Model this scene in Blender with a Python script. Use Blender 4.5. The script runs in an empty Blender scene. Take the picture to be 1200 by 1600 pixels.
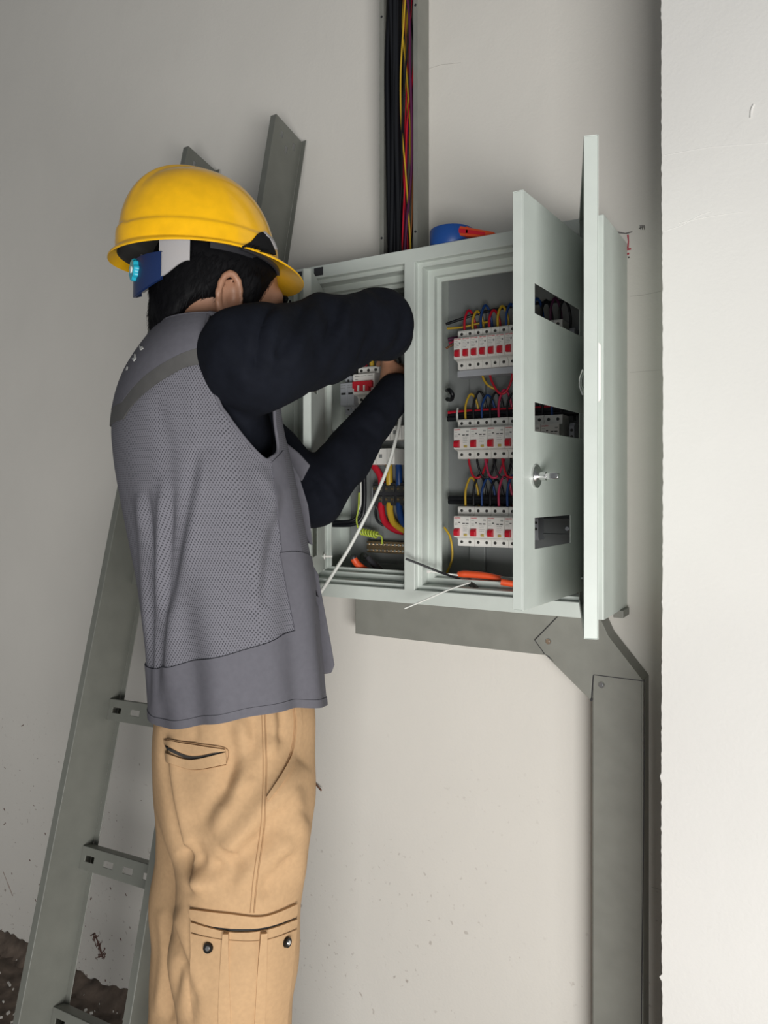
import bpy, bmesh, math, random
import numpy as np
from mathutils import Vector, Matrix
from mathutils.bvhtree import BVHTree

random.seed(7); rng = np.random.default_rng(7)
scn = bpy.context.scene
col = scn.collection

# ------------------------------------------------------------------ camera, light, exposure
TH = math.radians(30.1); FPX = 1180.0; PCX = 600.0; PCY = 765.0
CAM = Vector((0.0, -1.465, 1.43))
FW = Vector((-math.sin(TH), math.cos(TH), 0)); RT = Vector((math.cos(TH), math.sin(TH), 0))
cd = bpy.data.cameras.new('camera'); cam = bpy.data.objects.new('camera', cd); col.objects.link(cam)
cd.sensor_fit = 'AUTO'; cd.sensor_width = 36.0; cd.lens = 36.0 * FPX / 1600.0
cd.shift_y = (PCY - 800.0) / 1600.0
cd.clip_start = 0.02
cam.location = CAM; cam.rotation_euler = (math.pi / 2, 0, TH)
scn.camera = cam

world = bpy.data.worlds.new('room_daylight'); scn.world = world; world.use_nodes = True
bg = world.node_tree.nodes['Background']
bg.inputs[0].default_value = (0.93, 0.97, 1.0, 1); bg.inputs[1].default_value = 0.14

def area_light(name, loc, target, sx, sy, power, colr):
    l = bpy.data.lights.new(name, 'AREA'); l.shape = 'RECTANGLE'; l.size = sx; l.size_y = sy
    l.energy = power; l.color = colr
    o = bpy.data.objects.new(name, l); col.objects.link(o); o.location = loc
    d = Vector(target) - Vector(loc); o.rotation_euler = d.to_track_quat('-Z', 'Y').to_euler()
    return o
# daylight through a wide opening behind and to the right of the camera
area_light('daylight_opening', (1.35, -2.75, 0.48), (-0.55, 0.0, 0.80), 2.0, 1.1, 116, (1.0, 0.985, 0.955))

scn.view_settings.view_transform = 'Standard'; scn.view_settings.look = 'None'
scn.view_settings.gamma = 1.0; scn.view_settings.use_curve_mapping = False
scn.view_settings.exposure = 0.0

# ------------------------------------------------------------------ projection helpers (photo pixel <-> world)
def ray(px, py):
    return FW + RT * ((px - PCX) / FPX) + Vector((0, 0, 1)) * ((PCY - py) / FPX)
def PZ(px, py, z):            # pixel at depth z
    return CAM + ray(px, py) * z
def PY(px, py, y):            # pixel on the plane world-y = y
    d = ray(px, py); return CAM + d * ((y - CAM.y) / d.y)
def XY(px, y):                # world x of a pixel column on plane y
    return PY(px, PCY, y).x
def KZ(xc, z, Z):             # camera-aligned ground coordinates + absolute height
    p = CAM + RT * xc + FW * z; return Vector((p.x, p.y, Z))
def proj(p):
    d = Vector(p) - CAM; z = d.dot(FW)
    return (PCX + FPX * d.dot(RT) / z, PCY - FPX * d.z / z)
def projN(V):
    D = V - np.array(CAM); z = D @ np.array(FW)
    return np.stack([PCX + FPX * (D @ np.array(RT)) / z, PCY - FPX * D[:, 2] / z], 1)

# ------------------------------------------------------------------ materials
MATS = {}
def mat(name, rgb, rough=0.5, metal=0.0, var=0.0, vscale=8.0, bump=0.0, bscale=120.0, spec=0.5, coat=0.0, sheen=0.0, detail=3.0):
    if name in MATS: return MATS[name]
    m = bpy.data.materials.new(name); m.use_nodes = True; MATS[name] = m
    nt = m.node_tree; b = nt.nodes['Principled BSDF']
    b.inputs['Base Color'].default_value = (*rgb, 1); b.inputs['Roughness'].default_value = rough
    b.inputs['Metallic'].default_value = metal; b.inputs['Specular IOR Level'].default_value = spec
    b.inputs['Coat Weight'].default_value = coat; b.inputs['Sheen Weight'].default_value = sheen
    tc = nt.nodes.new('ShaderNodeTexCoord')
    if var > 0:
        n = nt.nodes.new('ShaderNodeTexNoise'); n.inputs['Scale'].default_value = vscale; n.inputs['Detail'].default_value = detail
        r = nt.nodes.new('ShaderNodeMapRange'); r.inputs[1].default_value = 0.3; r.inputs[2].default_value = 0.7
        r.inputs[3].default_value = 1 - var; r.inputs[4].default_value = 1 + var
        x = nt.nodes.new('ShaderNodeMix'); x.data_type = 'RGBA'; x.blend_type = 'MULTIPLY'; x.inputs[0].default_value = 1
        x.inputs[6].default_value = (*rgb, 1)
        nt.links.new(tc.outputs['Object'], n.inputs['Vector']); nt.links.new(n.outputs['Fac'], r.inputs[0])
        nt.links.new(r.outputs[0], x.inputs[7]); nt.links.new(x.outputs[2], b.inputs['Base Color'])
    if bump > 0:
        n2 = nt.nodes.new('ShaderNodeTexNoise'); n2.inputs['Scale'].default_value = bscale; n2.inputs['Detail'].default_value = 4
        bp = nt.nodes.new('ShaderNodeBump'); bp.inputs['Strength'].default_value = bump; bp.inputs['Distance'].default_value = 0.002
        nt.links.new(tc.outputs['Object'], n2.inputs['Vector']); nt.links.new(n2.outputs['Fac'], bp.inputs['Height'])
        nt.links.new(bp.outputs[0], b.inputs['Normal'])
    return m

def wall_material(name, rgb, dirt):
    m = bpy.data.materials.new(name); m.use_nodes = True; nt = m.node_tree; L = nt.links.new
    b = nt.nodes['Principled BSDF']; b.inputs['Roughness'].default_value = 0.75; b.inputs['Specular IOR Level'].default_value = 0.25
    tc = nt.nodes.new('ShaderNodeTexCoord')
    def noise(s, d=3.0, dist=0.0):
        n = nt.nodes.new('ShaderNodeTexNoise'); n.inputs['Scale'].default_value = s; n.inputs['Detail'].default_value = d
        n.inputs['Distortion'].default_value = dist; L(tc.outputs['Object'], n.inputs['Vector']); return n
    def rng_(src, a, c, lo, hi):
        r = nt.nodes.new('ShaderNodeMapRange'); r.inputs[1].default_value = a; r.inputs[2].default_value = c
        r.inputs[3].default_value = lo; r.inputs[4].default_value = hi; L(src, r.inputs[0]); return r.outputs[0]
    def mix(fac, c1, c2):
        x = nt.nodes.new('ShaderNodeMix'); x.data_type = 'RGBA'
        if isinstance(fac, float): x.inputs[0].default_value = fac
        else: L(fac, x.inputs[0])
        for i, c in ((6, c1), (7, c2)):
            if isinstance(c, tuple): x.inputs[i].default_value = (*c, 1)
            else: L(c, x.inputs[i])
        return x.outputs[2]
    big = noise(1.3, 4)
    c = mix(rng_(big.outputs['Fac'], 0.35, 0.65, 0.0, 1.0), tuple(v * 0.955 for v in rgb), tuple(min(1, v * 1.03) for v in rgb))
    # fine specks of dirt, thicker near the floor
    sp = noise(70, 2); sx = nt.nodes.new('ShaderNodeSeparateXYZ'); L(tc.outputs['Object'], sx.inputs[0])
    low = rng_(sx.outputs[2], 0.0, 0.95, 1.0, 0.0)
    spm = rng_(sp.outputs['Fac'], 0.64, 0.72, 0.0, 1.0)
    mu = nt.nodes.new('ShaderNodeMath'); mu.operation = 'MULTIPLY'; L(low, mu.inputs[0]); L(spm, mu.inputs[1])
    patch = noise(5, 3, 1.0); pm = rng_(patch.outputs['Fac'], 0.44, 0.60, 0.0, 1.0)
    mu2 = nt.nodes.new('ShaderNodeMath'); mu2.operation = 'MULTIPLY'; L(mu.outputs[0], mu2.inputs[0]); L(pm, mu2.inputs[1])
    mu3 = nt.nodes.new('ShaderNodeMath'); mu3.operation = 'MULTIPLY'; L(mu2.outputs[0], mu3.inputs[0]); mu3.inputs[1].default_value = dirt
    c = mix(mu3.outputs[0], c, (0.22, 0.16, 0.13))
    L(c, b.inputs['Base Color'])
    fine = noise(160, 3); mid = noise(9, 5, 0.6)
    ad = nt.nodes.new('ShaderNodeMath'); ad.operation = 'MULTIPLY_ADD'; L(mid.outputs['Fac'], ad.inputs[0]); ad.inputs[1].default_value = 3.0
    L(fine.outputs['Fac'], ad.inputs[2])
    bp = nt.nodes.new('ShaderNodeBump'); bp.inputs['Strength'].default_value = 0.22; bp.inputs['Distance'].default_value = 0.0018
    L(ad.outputs[0], bp.inputs['Height']); L(bp.outputs[0], b.inputs['Normal'])
    return m

M_wall = wall_material('wall_paint', (0.74, 0.715, 0.665), 0.8)
M_pil = wall_material('pillar_paint', (0.77, 0.76, 0.735), 0.15)
M_floor = mat('dusty_concrete', (0.135, 0.102, 0.080), 0.9, var=0.5, vscale=22, bump=0.8, bscale=60)
M_cab = mat('cabinet_enamel', (0.60, 0.65, 0.61), 0.42, var=0.025, vscale=30, bump=0.05, bscale=500)
M_tray = mat('tray_grey_paint', (0.235, 0.237, 0.212), 0.5, var=0.06, vscale=25, bump=0.05, bscale=400)
M_ladder = mat('ladder_grey_shaded', (0.165, 0.170, 0.150), 0.5, var=0.06, vscale=25, bump=0.05, bscale=400)  # tray grey darkened, the ladder's shade put into its colour
M_plate = mat('galvanised_shaded', (0.27, 0.285, 0.285), 0.45, 0.15, var=0.04)  # galvanised grey, darkened to paint shade into the cabinet interior
M_white = mat('white_plastic', (0.85, 0.84, 0.80), 0.4)
M_grey = mat('grey_plastic', (0.46, 0.48, 0.52), 0.45)
M_dark = mat('dark_plastic', (0.03, 0.03, 0.035), 0.45)
M_red = mat('red_plastic', (0.62, 0.012, 0.03), 0.35)
M_print_red = mat('red_print', (0.6, 0.05, 0.07), 0.6)
M_print = mat('grey_print', (0.24, 0.25, 0.25), 0.6)
M_print_black = mat('black_print', (0.03, 0.03, 0.03), 0.6)
M_ybtn = mat('yellow_print', (0.55, 0.42, 0.12), 0.5)
M_steel = mat('bright_steel', (0.72, 0.72, 0.72), 0.22, 1.0)
M_screw = mat('dark_screw', (0.07, 0.07, 0.065), 0.45, 0.5)
M_brass = mat('brass_bar', (0.34, 0.24, 0.14), 0.35, 0.9)
W_COL = {'red': (0.55, 0.01, 0.03), 'yellow': (0.62, 0.40, 0.03), 'blue': (0.01, 0.055, 0.22), 'black': (0.008, 0.009, 0.012),
         'pink': (0.55, 0.03, 0.10), 'purple': (0.09, 0.015, 0.06), 'white': (0.75, 0.76, 0.72), 'green': (0.45, 0.55, 0.06), 'brown': (0.2, 0.07, 0.02)}
M_wire = {k: mat('wire_' + k, v, 0.4) for k, v in W_COL.items()}
M_orange = mat('orange_rubber', (0.72, 0.085, 0.02), 0.45)
M_blue = mat('blue_tape', (0.012, 0.08, 0.34), 0.4)

# ------------------------------------------------------------------ mesh builder
class MB:
    def __init__(s): s.v = []; s.f = []
    def add(s, vs, fs):
        o = len(s.v); s.v += [tuple(v) for v in vs]; s.f += [tuple(i + o for i in f) for f in fs]; return s
    def box(s, x0, x1, y0, y1, z0, z1, M=None):
        vs = [Vector((x, y, z)) for x in (x0, x1) for y in (y0, y1) for z in (z0, z1)]
        if M is not None: vs = [M @ v for v in vs]
        return s.add(vs, [(0, 1, 3, 2), (4, 6, 7, 5), (0, 4, 5, 1), (2, 3, 7, 6), (0, 2, 6, 4), (1, 5, 7, 3)])
    def hexa(s, a, b):        # two quads a,b (4 points each)
        return s.add(list(a) + list(b), [(0, 1, 2, 3), (7, 6, 5, 4), (0, 4, 5, 1), (1, 5, 6, 2), (2, 6, 7, 3), (3, 7, 4, 0)])
    def prism(s, poly, d):    # polygon extruded by vector d
        n = len(poly); p = [Vector(v) for v in poly]; d = Vector(d)
        return s.add(p + [v + d for v in p], [tuple(range(n))[::-1], tuple(range(n, 2 * n))] + [(i, (i + 1) % n, (i + 1) % n + n, i + n) for i in range(n)])
    def cyl(s, a, b, r, n=16, r2=None, cap=True):
        a = Vector(a); b = Vector(b); r2 = r if r2 is None else r2
        q = (b - a).to_track_quat('Z', 'Y'); vs = []
        for p, rr in ((a, r), (b, r2)):
            for i in range(n):
                t = 2 * math.pi * i / n; vs.append(p + q @ Vector((rr * math.cos(t), rr * math.sin(t), 0)))
        fs = [(i, (i + 1) % n, (i + 1) % n + n, i + n) for i in range(n)]
        if cap: fs += [tuple(range(n))[::-1], tuple(range(n, 2 * n))]
        return s.add(vs, fs)
    def tube(s, pts, r, n=8):
        pts = [Vector(p) for p in pts]; m = len(pts)
        rr = r if hasattr(r, '__len__') else [r] * m
        T = [(pts[min(i + 1, m - 1)] - pts[max(i - 1, 0)]).normalized() for i in range(m)]
        u = T[0].orthogonal().normalized(); vs = []
        for i in range(m):
            u = (u - T[i] * u.dot(T[i])).normalized(); w = T[i].cross(u)
            for k in range(n):
                t = 2 * math.pi * k / n; vs.append(pts[i] + (u * math.cos(t) + w * math.sin(t)) * rr[i])
        fs = [(i * n + k, i * n + (k + 1) % n, (i + 1) * n + (k + 1) % n, (i + 1) * n + k) for i in range(m - 1) for k in range(n)]
        fs += [tuple(range(n))[::-1], tuple(range((m - 1) * n, m * n))]
        return s.add(vs, fs)
    def loops(s, rings, closed=True, cap=False):
        n = len(rings[0]); o = []
        for r in rings: o += list(r)
        k = n if closed else n - 1
        fs = [(i * n + j, i * n + (j + 1) % n, (i + 1) * n + (j + 1) % n, (i + 1) * n + j) for i in range(len(rings) - 1) for j in range(k)]
        if cap: fs += [tuple(range(n))[::-1], tuple(range((len(rings) - 1) * n, len(rings) * n))]
        return s.add(o, fs)
    def mesh(s, name):
        me = bpy.data.meshes.new(name); me.from_pydata([tuple(v) for v in s.v], [], s.f); 
        bm = bmesh.new(); bm.from_mesh(me); bmesh.ops.recalc_face_normals(bm, faces=bm.faces); bm.to_mesh(me); bm.free()
        return me
    def build(s, name, m, parent=None, smooth=False, bevel=0.0, seg=2, origin=None, angle=40):
        if origin is not None:
            o = Vector(origin); s.v = [tuple(Vector(v) - o) for v in s.v]
        me = s.mesh(name); me.materials.append(m)
        if smooth:
            me.polygons.foreach_set('use_smooth', [True] * len(me.polygons))
            me.set_sharp_from_angle(angle=math.radians(angle))
        ob = bpy.data.objects.new(name, me); col.objects.link(ob)
        if origin is not None: ob.location = origin
        if bevel > 0:
            b = ob.modifiers.new('bevel', 'BEVEL'); b.width = bevel; b.segments = seg; b.limit_method = 'ANGLE'; b.angle_limit = math.radians(35)
        if parent is not None: setparent(ob, parent)
        return ob
def setparent(o, p):
    o.parent = p; o.matrix_parent_inverse = wm(p).inverted()
def wm(o):
    m = o.matrix_basis.copy()
    if o.parent: m = wm(o.parent) @ o.matrix_parent_inverse @ m
    return m
def tag(o, label=None, cat=None, group=None, kind=None):
    if label: o['label'] = label
    if cat: o['category'] = cat
    if group: o['group'] = group
    if kind: o['kind'] = kind
    return o
def empty(name, loc, label, cat, group=None, rz=0.0):
    o = bpy.data.objects.new(name, None); col.objects.link(o); o.location = loc; o.rotation_euler = (0, 0, rz); o.empty_display_size = 0.05
    return tag(o, label, cat, group)
def copy_tree(src, parent=None):
    c = src.copy(); col.objects.link(c)
    if parent is not None: c.parent = parent; c.matrix_parent_inverse = src.matrix_parent_inverse.copy()
    for ch in [o for o in src.children]: copy_tree(ch, c)
    return c
def spline(pts, n=8, closed=False):
    P = [Vector(p) for p in pts]; out = []; m = len(P)
    rngi = range(m) if closed else range(m - 1)
    for i in rngi:
        if closed: a, b, c, d = P[(i - 1) % m], P[i], P[(i + 1) % m], P[(i + 2) % m]
        else: a, b, c, d = P[max(i - 1, 0)], P[i], P[i + 1], P[min(i + 2, m - 1)]
        for k in range(n):
            t = k / n
            out.append(0.5 * ((2 * b) + (c - a) * t + (2 * a - 5 * b + 4 * c - d) * t * t + (3 * b - a - 3 * c + d) * t ** 3))
    if not closed: out.append(P[-1])
    return out

# ------------------------------------------------------------------ setting
# back wall: painted plaster, its foot ragged where it meets the rough floor
fl = MB(); nx = 90; ny = 60
vs = []
for j in range(ny + 1):
    for i in range(nx + 1):
        x = -3.6 + 5.4 * i / nx; y = -2.9 + 2.95 * j / ny
        vs.append((x, y, -0.012 + 0.010 * rng.random()))
fl.add(vs, [(j * (nx + 1) + i, j * (nx + 1) + i + 1, (j + 1) * (nx + 1) + i + 1, (j + 1) * (nx + 1) + i) for j in range(ny) for i in range(nx)])
floor = fl.build('floor', M_floor, smooth=True); tag(floor, 'dark brown rough dusty concrete floor', kind='structure')

w = MB(); xs = np.linspace(-3.6, -0.10, 300); bot = [0.004 + 0.010 * math.sin(7 * x) * math.sin(2.3 * x + 1) + 0.006 * rng.random() for x in xs]
for i in range(len(xs)):
    if rng.random() < 0.06: bot[i] += 0.012 * rng.random()
fr = [Vector((x, 0, b)) for x, b in zip(xs, bot)]; tp = [Vector((x, 0, 3.3)) for x in xs]
bk = [Vector((x, 0.12, b)) for x, b in zip(xs, bot)]; tb = [Vector((x, 0.12, 3.3)) for x in xs]
w.loops([bk, fr, tp, tb], closed=False)
wall = w.build('wall_back', M_wall); tag(wall, 'off-white painted plaster wall with dirt near its foot', kind='structure')
# dark dirt line swept up against the wall foot
dm = MB(); n = 220; rings = []
for i in range(n):
    x = -3.5 + 3.3 * i / (n - 1); h = 0.012 + 0.018 * abs(math.sin(5.1 * x) * math.cos(11.7 * x + .6)) + 0.012 * rng.random(); d = 0.035 + 0.03 * rng.random()
    rings.append([Vector((x, 0.0, 0.0 + h)), Vector((x, -0.004, h)), Vector((x, -d * .5, h * .45)), Vector((x, -d, -0.012)), Vector((x, 0.0, -0.02))])
dm.loops(rings, closed=False)
dr = dm.build('dirt_ridge', M_floor, parent=floor, smooth=True, angle=70); tag(dr, kind='stuff')
# plaster chips and grit lying on the floor
ch = MB()
for k in range(900):
    x = -2.6 + 1.7 * rng.random(); y = -0.95 + 0.92 * rng.random(); s = 0.0010 + 0.0034 * rng.random() ** 3
    a = rng.random() * 6.28; M = Matrix.Translation((x, y, 0.0)) @ Matrix.Rotation(a, 4, 'Z') @ Matrix.Rotation(rng.normal() * .3, 4, 'X')
    ch.box(-s, s, -s * (.4 + .5 * rng.random()), s * .5, -.004, s * .5, M)
g = ch.build('plaster_grit', mat('plaster_chips', (0.55, 0.53, 0.49), 0.9), parent=floor); tag(g, kind='stuff')

# right pillar, its arris ragged with plaster burrs
YP = -0.20; XP = XY(1034.5, YP)
zs = np.linspace(-0.02, 3.3, 560); pl = MB()
edge = []; ph = 0
for i, z in enumerate(zs):
    o = 0.00035 * rng.normal() + 0.0012 * math.sin(z * 5.2)
    if rng.random() < 0.02: o -= 0.004 * rng.random()
    edge.append(o)
A = [Vector((XP + e, YP + 0.0, z)) for e, z in zip(edge, zs)]; A2 = [Vector((XP + e * .5 + .0015, YP + 0.006, z)) for e, z in zip(edge, zs)]
B = [Vector((XP + 1.9, YP, z)) for z in zs]; A3 = [Vector((XP + 0.002, 0.0, z)) for z in zs]
A1 = [Vector((XP + 0.02, YP, z)) for z in zs]
pl.loops([A3, A2, A, A1, B], closed=False)
pil = pl.build('wall_right', M_pil); tag(pil, 'bright white plastered pillar face beside the cabinet', kind='structure')
# faint trowel ridges and a nick on the pillar
def ridge(pts, r, name, parent, m, flat=0.25):
    b = MB(); b.tube(spline(pts, 6), r, 6)
    o = b.build(name, m, parent, smooth=True, angle=80); return o
M_ridge = M_pil
for pts in ([(1036, 243), (1075, 236), (1110, 230), (1160, 226), (1200, 223)], [(1038, 361), (1065, 352), (1090, 338), (1112, 330)], [(1060, 349), (1100, 340), (1160, 331)]):
    P = [PY(x, y, YP) + Vector((0, 0.0008, 0)) for x, y in pts]; k = len(P) * 6 - 5
    ridge(P, [0.0012] * (len(spline(P, 6))), 'plaster_ridge', pil, M_ridge)
P = [PY(1178, 163, YP), PY(1174, 172, YP), PY(1173, 184, YP)]
ridge(P, 0.0018, 'plaster_nick', pil, M_ridge)

# marks on the back wall: scuffs, pencil and red marker strokes
M_mark = mat('pencil_mark', (0.20, 0.19, 0.18), 0.8); M_rmark = mat('red_marker', (0.45, 0.03, 0.06), 0.8); M_scuff = mat('brown_scuff', (0.16, 0.09, 0.075), 0.9)
def wmark(pts, wd, m, name):
    P = [PY(x, y, -0.0002) for x, y in pts]; b = MB()
    for i in range(len(P) - 1):
        d = (P[i + 1] - P[i]); s = Vector((-d.z, 0, d.x)).normalized() * wd * (0.6 + .7 * rng.random())
        s2 = Vector((-d.z, 0, d.x)).normalized() * wd * (0.5 + .7 * rng.random())
        b.hexa([P[i] - s, P[i] + s, P[i + 1] + s2, P[i + 1] - s2], [v + Vector((0, -.0004, 0)) for v in (P[i] - s, P[i] + s, P[i + 1] + s2, P[i + 1] - s2)])
    return b.build(name, m, wall)
wmark([(965, 363), (978, 365), (988, 362)], 0.0018, M_mark, 'pencil_mark')
wmark([(981, 367), (982, 377), (981, 388)], 0.0013, M_rmark, 'red_mark')
wmark([(979, 390), (986, 389)], 0.0018, M_rmark, 'red_mark'); wmark([(980, 397), (983, 396)], 0.0018, M_rmark, 'red_mark')
wmark([(982, 401), (983, 403)], 0.0016, M_print_black, 'pencil_mark')
for x in (1000, 1003, 1006): wmark([(x, 352), (x + 1.2, 359)], 0.0009, M_mark, 'pencil_mark')
wmark([(998, 357), (1008, 354)], 0.0008, M_mark, 'pencil_mark')
wmark([(148, 1459), (154, 1474), (160, 1495)], 0.0045, M_scuff, 'scuff_mark'); wmark([(146, 1462), (150, 1478)], 0.002, M_scuff, 'scuff_mark')
wmark([(164, 1481), (163, 1484)], 0.003, M_scuff, 'scuff_mark')
wmark([(5, 1362), (12, 1380), (20, 1400)], 0.0022, mat('faint_scuff', (0.42, 0.34, 0.30), 0.9), 'scuff_mark')
for x, y in ((188, 1466), (196, 1396), (172, 1386), (70, 1301), (66, 1373), (6, 1263), (55, 1405), (219, 1430)):
    wmark([(x, y), (x + 1.5, y + 4)], 0.0018, M_scuff, 'scuff_mark')
b_ = MB(); b_.tube([PY(489, 1221, 0.0), PY(494, 1226, -.008), PY(502, 1235, -.014)], .0022, 8); b_.build('rusty_nail', mat('rust', (.22, .11, .07), .8), wall, smooth=True)
sp_ = MB()
for k in range(150):
    x = -2.5 + 1.40 * rng.random(); z = 0.03 + 0.75 * rng.random() ** 2.0; s = .0008 + .0026 * rng.random() ** 3; a = rng.random() * 3.14; l = 1 + 3 * rng.random() ** 3
    M = Matrix.Translation((x, -.0003, z)) @ Matrix.Rotation(a, 4, 'Y'); sp_.box(-s * l, s * l, -.0003, .0003, -s * .6, s * .6, M)
for k in range(26):
    q = rng.random(); c = PY(146 + 16 * q + 3 * rng.normal(), 1458 + 38 * q + 3 * rng.normal(), 0); s = .0012 + .0022 * rng.random()
    M = Matrix.Translation((c.x, -.0003, c.z)) @ Matrix.Rotation(-1.0 + .4 * rng.normal(), 4, 'Y'); sp_.box(-s * 3, s * 3, -.0004, .0003, -s * .5, s * .5, M)
tag(sp_.build('dirt_specks', M_scuff, wall), kind='stuff')
# hairline cracks
for pts in ([(1018, 1386), (1026, 1388), (1034, 1391)], [(985, 463), (1005, 461), (1033, 455)], [(668, 108), (690, 101), (720, 98)], [(984, 582), (1032, 578)]):
    wmark(pts, 0.0005, mat('crack', (0.55, 0.53, 0.49), 0.9), 'wall_crack')
# ------------------------------------------------------------------ sheet with rectangular cut-outs (axis a, axis b, thickness axis)
def plate(mb, ab, bb, holes, O, A, Bv, N, t):
    O = Vector(O); A = Vector(A); Bv = Vector(Bv); N = Vector(N)
    def P(a, b, d): return O + A * a + Bv * b + N * d
    ab = sorted(set(ab)); bb = sorted(set(bb)); na = len(ab) - 1; nb = len(bb) - 1
    def solid(i, j):
        if i < 0 or j < 0 or i >= na or j >= nb: return False
        a = (ab[i] + ab[i + 1]) / 2; b = (bb[j] + bb[j + 1]) / 2
        return not any(h[0] < a < h[1] and h[2] < b < h[3] for h in holes)
    for i in range(na):
        for j in range(nb):
            if not solid(i, j): continue
            a0, a1, b0, b1 = ab[i], ab[i + 1], bb[j], bb[j + 1]
            q = [P(a0, b0, 0), P(a1, b0, 0), P(a1, b1, 0), P(a0, b1, 0), P(a0, b0, t), P(a1, b0, t), P(a1, b1, t), P(a0, b1, t)]
            f = [(3, 2, 1, 0), (4, 5, 6, 7)]
            if not solid(i - 1, j): f.append((0, 4, 7, 3))
            if not solid(i + 1, j): f.append((1, 2, 6, 5))
            if not solid(i, j - 1): f.append((0, 1, 5, 4))
            if not solid(i, j + 1): f.append((3, 7, 6, 2))
            mb.add(q, f)
def holed(mb, a0, a1, b0, b1, holes, O, A, Bv, N, t):
    plate(mb, [a0, a1] + [v for h in holes for v in h[:2]], [b0, b1] + [v for h in holes for v in h[2:]], holes, O, A, Bv, N, t)

EX, EY, EZ = Vector((1, 0, 0)), Vector((0, 1, 0)), Vector((0, 0, 1))

# ------------------------------------------------------------------ distribution cabinet
CX0, CX1, CZ0, CZ1, CYF, CYB = -0.965, -0.318, 1.21, 1.894, -0.18, -0.001
LX0, LX1, RX0, RX1, OZ0, OZ1 = -0.938, -0.700, -0.6766, -0.346, 1.237, 1.868
cab = empty('distribution_cabinet', ((CX0 + CX1) / 2, CYB, CZ0), 'pale grey-green two-compartment electrical cabinet hung on the wall, doors open', 'cabinet')
b = MB(); t = 0.0016
b.box(CX0, CX1, CYB - t, CYB, CZ0, CZ1)
b.box(CX0, CX0 + t, CYF + .004, CYB - t, CZ0, CZ1); b.box(CX1 - t, CX1, CYF + .004, CYB - t, CZ0, CZ1)
b.box(CX0 + t, CX1 - t, CYF + .004, CYB - t, CZ0, CZ0 + t); b.box(CX0 + t, CX1 - t, CYF + .004, CYB - t, CZ1 - t, CZ1)
b.box(-0.690, -0.6885, CYF + .05, CYB - t, CZ0 + t, CZ1 - t)
b.build('housing', M_cab, cab)
b = MB()
holed(b, CX0, CX1, CZ0, CZ1, [(LX0, LX1, OZ0, OZ1), (RX0, RX1, OZ0, OZ1)], (0, CYF, 0), EX, EZ, EY, 0.004)
b.build('front_frame', M_cab, cab, bevel=0.0015)
def stepped(x0, x1, z0, z1, name):
    prof = [(-0.001, .002), (0.0, .014), (.008, .014), (.008, .042), (.021, .042), (.021, .056), (.029, .056), (.029, .062), (.0265, .062), (.0265, .058), (.006, .058), (.006, .018)]
    rings = []
    for i, d in prof:
        rings.append([Vector((x0 + i, CYF + d, z0 + i)), Vector((x1 - i, CYF + d, z0 + i)), Vector((x1 - i, CYF + d, z1 - i)), Vector((x0 + i, CYF + d, z1 - i))])
    m = MB(); m.loops(rings); return m.build(name, M_cab, cab, bevel=0.0008, seg=1)
stepped(LX0, LX1, OZ0, OZ1, 'inner_frame'); stepped(RX0, RX1, OZ0, OZ1, 'inner_frame')
# black hinge slots in the top rail of the frame
for pxs in (((462, 424), (472, 433)), ((491, 417), (505, 432))):
    a = PY(pxs[0][0], pxs[1][1], CYF); c = PY(pxs[1][0], pxs[0][1], CYF)
    MB().box(a.x, c.x, CYF - .0008, CYF + .001, a.z, c.z).build('hinge_slot', M_dark, cab)
# small bracket below right corner
MB().box(CX1 - .012, CX1 + .006, -.06, -.01, CZ0 - .014, CZ0 - .0005).build('mounting_bracket', M_tray, cab, bevel=.001)

# inner gear plates
b = MB(); plate(b, [-0.925, -0.705], [1.225, 1.86], [], (0, -0.020, 0), EX, EZ, EY, 0.002); b.build('mounting_plate', M_plate, cab)
b = MB(); b.box(-0.868, -0.705, -0.026, -0.0215, 1.262, 1.60).build('mounting_panel', M_plate, cab)
b = MB(); b.box(-0.868, -0.705, -0.040, -0.0265, 1.252, 1.268).build('plate_ledge', M_plate, cab, bevel=.001)
b = MB(); plate(b, [-0.688, -0.3205], [1.2125, 1.8915], [], (0, -0.0040, 0), EX, EZ, EY, 0.0012); b.build('back_shade_plate', M_plate, cab)  # dark sheet added at the back to deepen the right compartment's shade
for x0, x1 in ((-0.634, -0.600), (-0.40, -0.366)):
    MB().box(x0, x1, -0.016, -0.004, 1.262, 1.80).build('upright', M_plate, cab, bevel=0.001)
ROWZ = (1.712, 1.532, 1.356)
for z in ROWZ:
    b = MB(); b.box(-0.650, -0.352, -0.022, -0.0165, z - .0175, z + .0175); b.box(-0.650, -0.352, -0.0255, -0.022, z + .0125, z + .0175); b.box(-0.650, -0.352, -0.0255, -0.022, z - .0175, z - .0125)
    b.build('mounting_rail', M_plate, cab)
b = MB(); b.box(-0.915, -0.708, -0.0262, -0.0205, 1.63, 1.665).build('mounting_rail', M_plate, cab)
# slotted cable clips on the left side wall
for zz in (1.552, 1.375):
    b = MB(); holed(b, -.125, -.03, zz - .011, zz + .011, [(-.115, -.098, zz - .004, zz + .004), (-.085, -.062, zz - .004, zz + .004), (-.05, -.038, zz - .004, zz + .004)], (-0.9615, 0, 0), EY, EZ, EX, 0.003)
    b.build('slotted_clip', M_plate, cab)

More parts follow.
